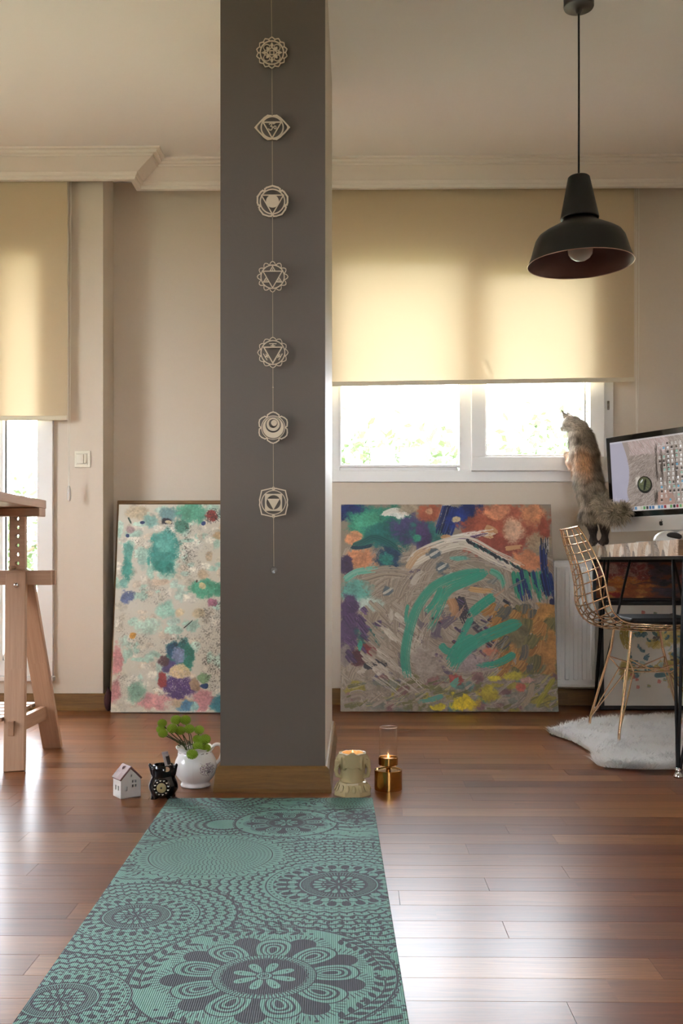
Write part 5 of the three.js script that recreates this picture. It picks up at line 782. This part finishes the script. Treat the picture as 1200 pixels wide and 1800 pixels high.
// ---------------------------------------------------------------- shaggy rug
{
  const poly = [[0.79, -4.1], [0.825, -3.98], [0.85, -3.87], [0.862, -3.74], [0.865, -3.6], [0.835, -3.5], [0.845, -3.43], [0.96, -3.4], [1.1, -3.4], [1.3, -3.41], [1.5, -3.42], [1.66, -3.55], [1.74, -3.8], [1.72, -4.1], [1.62, -4.35], [1.45, -4.46], [1.3, -4.47], [1.14, -4.42], [1.02, -4.36], [0.93, -4.28], [0.86, -4.2]];
  const rug = thing('shaggy_rug', 'white shaggy fur rug under the wire chair', 'rug', [1.25, 0, -3.95]), R = rng(81);
  const curve = new THREE.CatmullRomCurve3(poly.map(([x, z]) => V(x - 1.25, 0, z + 3.95)), true), edge = curve.getPoints(140), sh = new THREE.Shape(edge.map((p) => new THREE.Vector2(p.x * 0.95, -p.z * 0.95)));
  const g = new THREE.ExtrudeGeometry(sh, { depth: 0.008, bevelEnabled: false }); g.rotateX(-PI / 2);
  part('backing', g, std(new THREE.Color(0xcfcac2), 0.95), rug);
  const inside = (x, z) => { let c = false; for (let i = 0, j = edge.length - 1; i < edge.length; j = i++) { const a = edge[i], b = edge[j]; if (a.z > z !== b.z > z && x < ((b.x - a.x) * (z - a.z)) / (b.z - a.z) + a.x) c = !c; } return c; };
  const pos = [], nor = [];
  let made = 0; while (made < 80000) {
    const x = -0.5 + R() * 1.02, z = -0.55 + R() * 1.12; if (!inside(x, z)) continue; made++;
    const flow = fbm(x * 9, z * 9, 2, 2) * 5, a = flow + (R() - 0.5) * 3.2, lean = 0.75 + 0.6 * R(), len = 0.03 + 0.03 * R(), d = V(cos(a) * lean, 0.8, sin(a) * lean).normalize(), o = V(x, 0.007, z), n = V(d.x * -0.25, 1, d.z * -0.25).normalize();
    const s = V(-sin(a), 0, cos(a)).multiplyScalar(0.0011), m = o.clone().addScaledVector(d, len * 0.55), t = o.clone().addScaledVector(d, len).add(V(0, -len * 0.12, 0)); t.y = Math.max(t.y, 0.006);
    for (const q of [o.clone().add(s), o.clone().sub(s), m.clone().add(s), o.clone().sub(s), m.clone().sub(s), m.clone().add(s), m.clone().add(s), m.clone().sub(s), t]) { pos.push(q.x, q.y, q.z); nor.push(n.x, n.y, n.z); }
  }
  const f = new THREE.BufferGeometry(); f.setAttribute('position', new THREE.Float32BufferAttribute(pos, 3)); 
  part('pile', f, std(new THREE.Color(0xffffff), 0.9, { transmission: 0.4, thickness: 0 }), rug, { kind: 'stuff' });
}

// ---------------------------------------------------------------- small things round the column
{ // house
  const h = thing('ceramic_house', 'small white ceramic house with a mauve roof on the floor', 'ornament', [-0.706, 0, -2.975], 0.6385), W = 0.064, D = 0.058, E = 0.056, A = 0.09;   // gable front along local x, depth along -z
  const sh = new THREE.Shape([[0, 0], [W, 0], [W, E], [W / 2, A - 0.004], [0, E]].map(([a, b]) => new THREE.Vector2(a, b)));
  const hole = (x, y, w, hh) => { const q = new THREE.Path(); q.moveTo(x - w / 2, y); q.lineTo(x - w / 2, y + hh); q.lineTo(x + w / 2, y + hh); q.lineTo(x + w / 2, y); sh.holes.push(q); };
  for (const [x, y] of [[0.038, 0.044], [0.047, 0.044], [0.038, 0.031], [0.047, 0.031]]) hole(x, y, 0.006, 0.008);
  hole(0.018, 0.022, 0.006, 0.012); { const q = new THREE.Path(); q.absarc(W / 2, 0.066, 0.0032, 0, TAU, true); sh.holes.push(q); }
  const g = new THREE.ExtrudeGeometry(sh, { depth: 0.004, bevelEnabled: false }); g.translate(0, 0, -0.004);
  const wht = std(new THREE.Color(0xd9d6d2), 0.35), back = new THREE.Shape([[0, 0], [W, 0], [W, E], [W / 2, A - 0.004], [0, E]].map(([a, b]) => new THREE.Vector2(a, b))), g2 = new THREE.ExtrudeGeometry(back, { depth: 0.004, bevelEnabled: false }); g2.translate(0, 0, -D);
  const side = new THREE.Shape([[0, 0], [D - 0.008, 0], [D - 0.008, E], [0, E]].map(([a, b]) => new THREE.Vector2(a, b))); for (const x of [0.014, 0.034]) { const q = new THREE.Path(); q.moveTo(x - 0.004, 0.022); q.lineTo(x - 0.004, 0.036); q.lineTo(x + 0.004, 0.036); q.lineTo(x + 0.004, 0.022); side.holes.push(q); }
  const s1 = new THREE.ExtrudeGeometry(side, { depth: 0.004, bevelEnabled: false }); s1.rotateY(PI / 2); s1.translate(0, 0, -0.004); const s2 = s1.clone(); s2.translate(W - 0.004, 0, 0);
  part('walls', [g, g2, s1, s2, bx(W, 0.003, D, [W / 2, 0.0015, -D / 2])], wht, h);
  const roofM = std(new THREE.Color(0x7c5a58), 0.45, { bumpMap: artBump, bumpScale: 0.002 }), sl = Math.atan2(A - E, W / 2), rl = Math.hypot(A - E, W / 2) + 0.006;
  for (const s of [-1, 1]) { const r = bx(rl, 0.006, D + 0.006, [0, 0, 0], 0.002); r.rotateZ(-s * sl); r.translate(W / 2 + (s * W) / 4 + s * 0.001, (A + E) / 2 + 0.001, -D / 2); part('roof_slope', r, roofM, h); }
  const chim = new THREE.TorusGeometry(0.005, 0.0022, 8, 16); chim.rotateX(PI / 2); chim.rotateZ(0.7); chim.translate(W / 2 - 0.008, A - 0.003, -D * 0.55); part('smoke_hole', chim, roofM, h);
}
{ // black pot made like a dial telephone
  const p = thing('telephone_pot', 'glossy black ceramic pot shaped like a dial telephone beside the jug', 'pot', [-0.582, 0, -2.995]), blk = std(new THREE.Color(0x0a0a0c), 0.09);
  const bodyFn = (x, y, z) => { let d = ellip(x, y, z, [0, 0.036, 0], [0.044, 0.036, 0.04]); d = smin(d, capsule(x, y, z, [0, 0.06, 0], [0, 0.082, 0], 0.032, 0.034), 0.012); for (const s of [-1, 1]) { d = smin(d, capsule(x, y, z, [s * 0.03, 0.076, 0], [s * 0.04, 0.1, 0.004], 0.009, 0.0045), 0.008); d = smin(d, capsule(x, y, z, [s * 0.026, 0.0, 0.018], [s * 0.022, 0.012, 0.014], 0.009, 0.012), 0.006); d = smin(d, capsule(x, y, z, [s * 0.024, 0.0, -0.018], [s * 0.02, 0.012, -0.014], 0.009, 0.012), 0.006); } d = Math.max(d, -y + 0.0); d = Math.max(d, -(Math.hypot(x, z) - 0.027 + Math.max(0, 0.07 - y) * 4)); return d; };
  part('body', sdfMesh(bodyFn, [0, 0.05, 0], 0.062, 72), blk, p);
  const tilt = -0.12, dial = new THREE.Group(); dial.name = 'dial'; dial.position.set(0.002, 0.038, 0.0375); dial.rotation.x = tilt; p.add(dial);
  const ringD = new THREE.CylinderGeometry(0.025, 0.027, 0.006, 40); ringD.rotateX(PI / 2); part('dial_plate', ringD, blk, dial);
  const disc = lathe([[0, 0.0056], [0.006, 0.0056], [0.008, 0.0048], [0.013, 0.005], [0.0145, 0.0035], [0.015, 0.002]], 32); disc.rotateX(PI / 2); part('dial_disc', disc, std(new THREE.Color(0x9a8c62), 0.35), dial);
  const hub = new THREE.CylinderGeometry(0.003, 0.003, 0.002, 16); hub.rotateX(PI / 2); hub.translate(0, 0, 0.006); part('hub', hub, M.black, dial);
  const marks = []; for (let i = 0; i < 12; i++) { const a = (i * TAU) / 12 + 0.2; for (const [dx, dy, r] of [[0, 0, 0.0016], [0.0022, 0.0014, 0.0011], [-0.0018, 0.0016, 0.001]]) { const b = new THREE.CylinderGeometry(r, r, 0.001, 10); b.rotateX(PI / 2); b.translate(0.0205 * cos(a) + dx, 0.0205 * sin(a) + dy, 0.0034); marks.push(b); } } part('number_marks', marks, std(new THREE.Color(0xd9d5c8), 0.4), dial, { kind: 'stuff' });
  const st = thing('smudge_stick', 'charred white rolled stick poking out of the black pot', 'stick', [-0.57, 0, -3.0]);
  part('roll', tube([V(-0.004, 0.06, 0), V(0.002, 0.09, 0), V(-0.0065, 0.134, 0.006)], 0.0095, 16, 14), std(new THREE.Color(0xb9aeb0), 0.7, { map: again(grain, 9, 9) }), st);
  part('burnt_band', tube([V(0.005, 0.102, 0.006), V(0.003, 0.114, 0.008), V(0.0, 0.128, 0.01)], 0.0062, 8, 10), std(new THREE.Color(0x2a2422), 0.9), st);
  const end = new THREE.CylinderGeometry(0.0096, 0.0092, 0.006, 18); end.rotateZ(0.2); end.translate(-0.0068, 0.136, 0.0065); part('tip', end, std(new THREE.Color(0x8f8486), 0.8), st);
  const co = thing('cork_stub', 'short pale cork stub lying in the black pot', 'cork', [-0.566, 0.083, -2.975]); const cg = new THREE.CylinderGeometry(0.0075, 0.0075, 0.02, 16); cg.rotateX(1.3); cg.translate(0, 0.006, 0); part('stub', cg, std(new THREE.Color(0xb59477), 0.8), co);
  const cc = thing('charcoal_lump', 'dark squared charcoal lump on top of the black pot', 'charcoal', [-0.588, 0.08, -2.985]); const ch2 = bx(0.02, 0.016, 0.018, [0, 0.006, 0], 0.003); ch2.rotateZ(0.6); part('lump', ch2, std(new THREE.Color(0x1b1a1c), 0.6), cc);
}
{ // jug
  const j = thing('porcelain_jug', 'white porcelain jug with purple flower print holding green blooms', 'jug', [-0.51, 0, -3.152]);
  const prof = [[0, 0.003], [0.036, 0.003], [0.042, 0], [0.047, 0.002], [0.0475, 0.007], [0.044, 0.012], [0.045, 0.018], [0.053, 0.026], [0.0625, 0.04], [0.067, 0.056], [0.067, 0.07], [0.063, 0.085], [0.056, 0.098], [0.0505, 0.107], [0.0495, 0.113], [0.053, 0.12], [0.0565, 0.1235], [0.0545, 0.1245], [0.05, 0.1195], [0.047, 0.112], [0.05, 0.1], [0.06, 0.07], [0.05, 0.03], [0, 0.02]];
  const g = lathe(prof, 120), p = g.attributes.position; for (let i = 0; i < p.count; i++) { const x = p.getX(i), y = p.getY(i), z = p.getZ(i), a = Math.atan2(z, x), r = Math.hypot(x, z); if (r < 0.02) continue; const k = 1 + (y > 0.012 && y < 0.1 ? 0.022 * Math.abs(sin(a * 4)) - 0.01 : y > 0.115 ? 0.03 * sin(a * 6) : y < 0.008 ? 0.02 * sin(a * 8) : 0), s = y > 0.1 ? 1 + 0.12 * Math.max(0, cos(a - PI)) ** 6 : 1; p.setXYZ(i, x * k * s, y + (y > 0.118 ? 0.003 * sin(a * 6) : 0), z * k); } g.computeVertexNormals();
  const R = rng(91), tex = canvas(1024, 512, (c, w, h) => {   // u round the jug, v along the profile
    c.fillStyle = '#e4e1e0'; c.fillRect(0, 0, w, h); const spray = (x, y, s) => { for (let i = 0; i < 240; i++) { const a = R() * TAU, q = Math.sqrt(R()); c.fillStyle = ['#8a6f86', '#6f566c', '#b59cae', '#7d7a5c', '#5d4b58'][Math.floor(R() * 5)]; c.globalAlpha = 0.75; c.beginPath(); c.ellipse(x + q * 52 * s * cos(a), y + q * 62 * s * sin(a), 2 + R() * 4, 1.5 + R() * 3, R() * 3, 0, TAU); c.fill(); } c.strokeStyle = '#5f5560'; c.lineWidth = 2; for (let i = 0; i < 16; i++) { c.beginPath(); c.moveTo(x, y + 40 * s); c.quadraticCurveTo(x + (R() - 0.5) * 60 * s, y, x + (R() - 0.5) * 120 * s, y - (R() - 0.2) * 80 * s); c.stroke(); } c.globalAlpha = 1; };
    for (const u of [0.125, 0.6]) spray(u * w, h * 0.5, 1.35); c.strokeStyle = c.fillStyle = '#6b5f5c'; c.lineWidth = 3;
    for (let i = 0; i < 16; i++) { const x = (i + 0.5) * 64; for (let k = 0; k < 18; k++) { c.fillStyle = ['#6b5f5c', '#8a7480', '#75705c'][k % 3]; c.beginPath(); c.ellipse(x + (R() - 0.5) * 40, h * 0.13 + (R() - 0.5) * 14, 1.5 + R() * 3, 1.5 + R() * 2, 0, 0, TAU); c.fill(); } }
    c.lineWidth = 2; for (const x of [300, 340, 700]) { c.beginPath(); c.moveTo(x - 8, h * 0.94); c.quadraticCurveTo(x, h * 0.91, x + 9, h * 0.95); c.stroke(); }
  });
  const uv = g.attributes.uv; for (let i = 0; i < uv.count; i++) uv.setY(i, Math.min(1, Math.max(0, p.getY(i) / 0.125)));
  part('vessel', g, std(0xffffff, 0.14, { map: tex }), j);
  const hs = []; for (let i = 0; i < 2; i++) hs.push(tube([V(0.046, 0.113, -0.006 + i * 0.004), V(0.06, 0.13, -0.008), V(0.077, 0.128, -0.01), V(0.083, 0.108, -0.01), V(0.076, 0.085, -0.008), V(0.063, 0.07, -0.005)], 0.0056, 36, 12)); part('handle', hs, std(new THREE.Color(0xe4e1e0), 0.14), j);
}
{ // green button flowers
  const stemM = std(new THREE.Color(0x3f4a22), 0.6), bloomM = std(new THREE.Color(0x7c9a1e), 0.7), leafM = std(new THREE.Color(0x35421f), 0.6), R = rng(17), petal = new THREE.ConeGeometry(0.002, 0.003, 5); petal.translate(0, 0.003, 0);
  const F = [[-0.614, 0.201, 0.0, 0.0105, 'green button bloom highest at the left of the jug'], [-0.62, 0.18, -0.01, 0.0105, 'green button bloom farthest left over the jug'], [-0.609, 0.171, 0.014, 0.011, 'green button bloom lowest of the left cluster'], [-0.572, 0.21, -0.01, 0.0125, 'green button bloom at the very top left of middle'], [-0.542, 0.209, -0.012, 0.0125, 'green button bloom at the very top right of middle'], [-0.58, 0.186, 0.012, 0.0125, 'green button bloom second row, left of middle'], [-0.554, 0.18, 0.012, 0.011, 'green button bloom second row, in the middle'], [-0.527, 0.184, 0.006, 0.012, 'green button bloom second row, right of middle'], [-0.497, 0.18, 0.0, 0.0115, 'green button bloom second row, farthest right'], [-0.502, 0.152, 0.004, 0.0105, 'green button bloom upper left of the right cluster'], [-0.477, 0.152, 0.008, 0.0135, 'largest green button bloom near the jug handle'], [-0.497, 0.132, 0.024, 0.0135, 'green button bloom in the middle of the right cluster'], [-0.511, 0.113, 0.05, 0.0135, 'green button bloom hanging lowest over the jug rim'], [-0.473, 0.125, 0.012, 0.0105, 'green button bloom lowest beside the jug handle']];
  for (const [x, y, dz, r0, label] of F) {
    const r = r0 * 1.3;
    const f = thing('button_flower', label, 'flower', [-0.51, 0.03, -3.152], 0, 'green flowers in the jug'), hx = x + 0.51, hy = y - 0.03, hz = dz + 0.012;
    const inX = Math.max(-0.03, Math.min(0.032, hx * 0.45)), low = hy < 0.11;
    part('stem', tube([V(inX * 0.4, 0.0, 0), V(inX, 0.088, hz * 0.25), low ? V(hx * 0.8, 0.11, hz * 0.6) : V(hx * 0.7, (hy + 0.09) / 2 + 0.005, hz * 0.6), V(hx, hy - r * 0.3, hz)], 0.0016, 18, 6), stemM, f);
    const bl = [], core = new THREE.SphereGeometry(r * 0.9, 16, 12); core.scale(1, 0.85, 1); bl.push(core);
    for (let i = 0; i < 130; i++) { const yy = 1 - (i + 0.5) / 65, q = Math.sqrt(Math.max(0, 1 - yy * yy)), a = i * 2.39996, d = V(q * cos(a), yy, q * sin(a)), g = petal.clone(); g.applyQuaternion(new THREE.Quaternion().setFromUnitVectors(V(0, 1, 0), d.clone().add(V(0, 0.25, 0)).normalize())); g.translate(d.x * r * 0.84, d.y * r * 0.72, d.z * r * 0.84); bl.push(g); }
    part('bloom', bl, bloomM, f, { pos: [hx, hy, hz] });
    for (let k = 0; k < 2; k++) { const a = R() * TAU, l = new THREE.SphereGeometry(1, 8, 5); l.scale(0.009, 0.0012, 0.0036); l.rotateZ(0.5); l.rotateY(a); l.translate(inX + (hx - inX) * 0.25 + 0.006 * cos(a), 0.098 + k * 0.008 + R() * 0.01, hz * 0.3 - 0.006 * sin(a)); part('leaf', l, leafM, f); }
  }
}
function teaLight(parent, y, r, flameX = 0) {   // metal cup, wax, wick and flame
  part('candle_cup', lathe([[0, y], [r, y], [r, y + 0.014], [r - 0.0006, y + 0.014], [r - 0.0006, y + 0.002], [0, y + 0.002]], 32), M.chrome, parent);
  part('wax', lathe([[0, y + 0.0105], [r * 0.5, y + 0.0105], [r * 0.96, y + 0.0115], [r * 0.96, y + 0.002]], 32), std(new THREE.Color(0xefe3d0), 0.5), parent);
  const wk = new THREE.CylinderGeometry(0.0006, 0.0007, 0.007, 8); wk.translate(flameX, y + 0.013, 0); part('wick', wk, M.black, parent);
  const fl = lathe([[0, 0], [0.0022, 0.0015], [0.0031, 0.005], [0.0026, 0.009], [0.0012, 0.0135], [0, 0.0165]], 16); fl.translate(flameX, y + 0.0145, 0);
  part('flame', fl, new THREE.MeshStandardMaterial({ color: 0x000000, emissive: new THREE.Color(0xffd08a), emissiveIntensity: 3 }), parent);
  const L = new THREE.PointLight(0xffb066, 0.003); L.position.set(flameX, y + 0.021, 0); L.shadow.radius = 0.15; L.castShadow = true; L.name = 'flame_light'; parent.add(L);
}
{ // elephant tealight holder
  const e = thing('elephant_candle_holder', 'cream ceramic elephant candle holder with a lit tealight by the column', 'candle holder', [-0.012, 0, -3.052]), cer = std(new THREE.Color(0xb9a87e), 0.25);
  const oct = lathe([[0, 0], [0.058, 0], [0.0595, 0.003], [0.0585, 0.014], [0.052, 0.024], [0.046, 0.036], [0.045, 0.04], [0.036, 0.042], [0, 0.042]], 8).toNonIndexed(); oct.rotateY(PI / 8); oct.computeVertexNormals(); part('base', oct, cer, e);
  for (let i = 0; i < 16; i++) { const a = (i * TAU) / 16 + 0.1, pt = new THREE.SphereGeometry(1, 12, 8); pt.scale(0.006, 0.012, 0.003); pt.rotateX(-0.5); pt.translate(0, 0.024, 0.0515); pt.rotateY(a); part('lotus_petal', pt, cer, e); }
  const fn = (x, y, z) => {
    const r = Math.hypot(x, z), a = Math.atan2(z, x); let d = Math.max(r - (0.036 + 0.006 * Math.min(1, Math.max(0, (y - 0.05) / 0.06))), y - 0.128, 0.038 - y);
    for (const h of [0.3, PI - 0.3, -0.9, PI + 0.9]) {
      const cx = cos(h), cz = sin(h), t = h > PI / 2 ? -1 : 1, P = (o, yy, s) => [cx * o - cz * s, yy, cz * o + cx * s];
      d = smin(d, ellip(x, y, z, P(0.036, 0.108, 0), [0.015, 0.02, 0.015]), 0.004);
      d = smin(d, capsule(x, y, z, P(0.048, 0.104, 0), P(0.0525, 0.076, 0), 0.0085, 0.0062), 0.003); d = smin(d, capsule(x, y, z, P(0.0525, 0.076, 0), P(0.049, 0.06, 0), 0.0062, 0.0055), 0.003); d = smin(d, capsule(x, y, z, P(0.049, 0.06, 0), P(0.038, 0.056, 0), 0.0055, 0.005), 0.003); d = smin(d, capsule(x, y, z, P(0.038, 0.056, 0), P(0.033, 0.064, 0), 0.005, 0.005), 0.003);
      for (const s of [-1, 1]) { const e = P(0.034, 0.1, s * 0.021); d = smin(d, Math.max(ellip(x, y, z, e, [0.0135, 0.021, 0.0135]), Math.abs((x - e[0]) * cx + (z - e[2]) * cz) - 0.0065), 0.0025); d = smin(d, ellip(x, y, z, P(0.049, 0.112, s * 0.008), [0.0028, 0.0022, 0.0028]), 0.001); d = smin(d, capsule(x, y, z, P(0.046, 0.094, s * 0.008), P(0.054, 0.086, s * 0.01), 0.0028, 0.0014), 0.001); }
    }
    { const da = Math.abs(a - PI / 2), hem = 0.084 + 0.005 * Math.abs(((a * 5) / PI * 2) % 2 - 1); if (da < 0.55) d = Math.min(d, Math.max(r - 0.0475, hem - y, 0.036 - r, (da - 0.5) * 0.045)); }
    const top = 0.131 + 0.004 * cos(a * 8); d = Math.max(d, y - top); d = Math.max(d, -Math.max(r - 0.032, 0.104 - y)); return d;
  };
  part('elephants', sdfMesh(fn, [0, 0.085, 0], 0.066, 110), cer, e, { label: 'ring of moulded elephant heads with curled trunks' });
  teaLight(e, 0.1045, 0.019);
}
{ // brass candle holder with glass chimney
  const b = thing('brass_candle_holder', 'brass candle holder with a glass chimney and lit tealight on the floor', 'candle holder', [0.0995, 0, -3.118]), br = std(new THREE.Color(0xb5884a), 0.16, { metalness: 1 }), chimneyGlass = new THREE.MeshPhysicalMaterial({ color: new THREE.Color(0xfaf8f6), roughness: 0.02, transmission: 1, thickness: 0, ior: 1.52 });
  part('base', lathe([[0, 0], [0.0425, 0], [0.0435, 0.001], [0.0435, 0.061], [0.0428, 0.062], [0.04, 0.062], [0.039, 0.058], [0.012, 0.057], [0.009, 0.057]], 64), br, b);
  part('stem', lathe([[0.0075, 0.056], [0.0075, 0.078]], 24), br, b);
  part('cup', lathe([[0.0075, 0.076], [0.029, 0.076], [0.0305, 0.078], [0.0305, 0.1], [0.0298, 0.101], [0.0285, 0.1], [0.0285, 0.082], [0, 0.081]], 56), br, b);
  part('glass_chimney', lathe([[0.0279, 0.0825], [0.0279, 0.194], [0.0275, 0.1945]], 56), chimneyGlass, b);
  part('glass_rim', tube(Array.from({ length: 32 }, (_, i) => V(0.0277 * cos((i * TAU) / 32), 0.1945, 0.0277 * sin((i * TAU) / 32))), 0.0008, 64, 6, true), std(new THREE.Color(0xd9d2cc), 0.1, { transmission: 0.5, thickness: 0.001 }), b);
  teaLight(b, 0.0825, 0.019);
}
renderer.render(scene, camera);
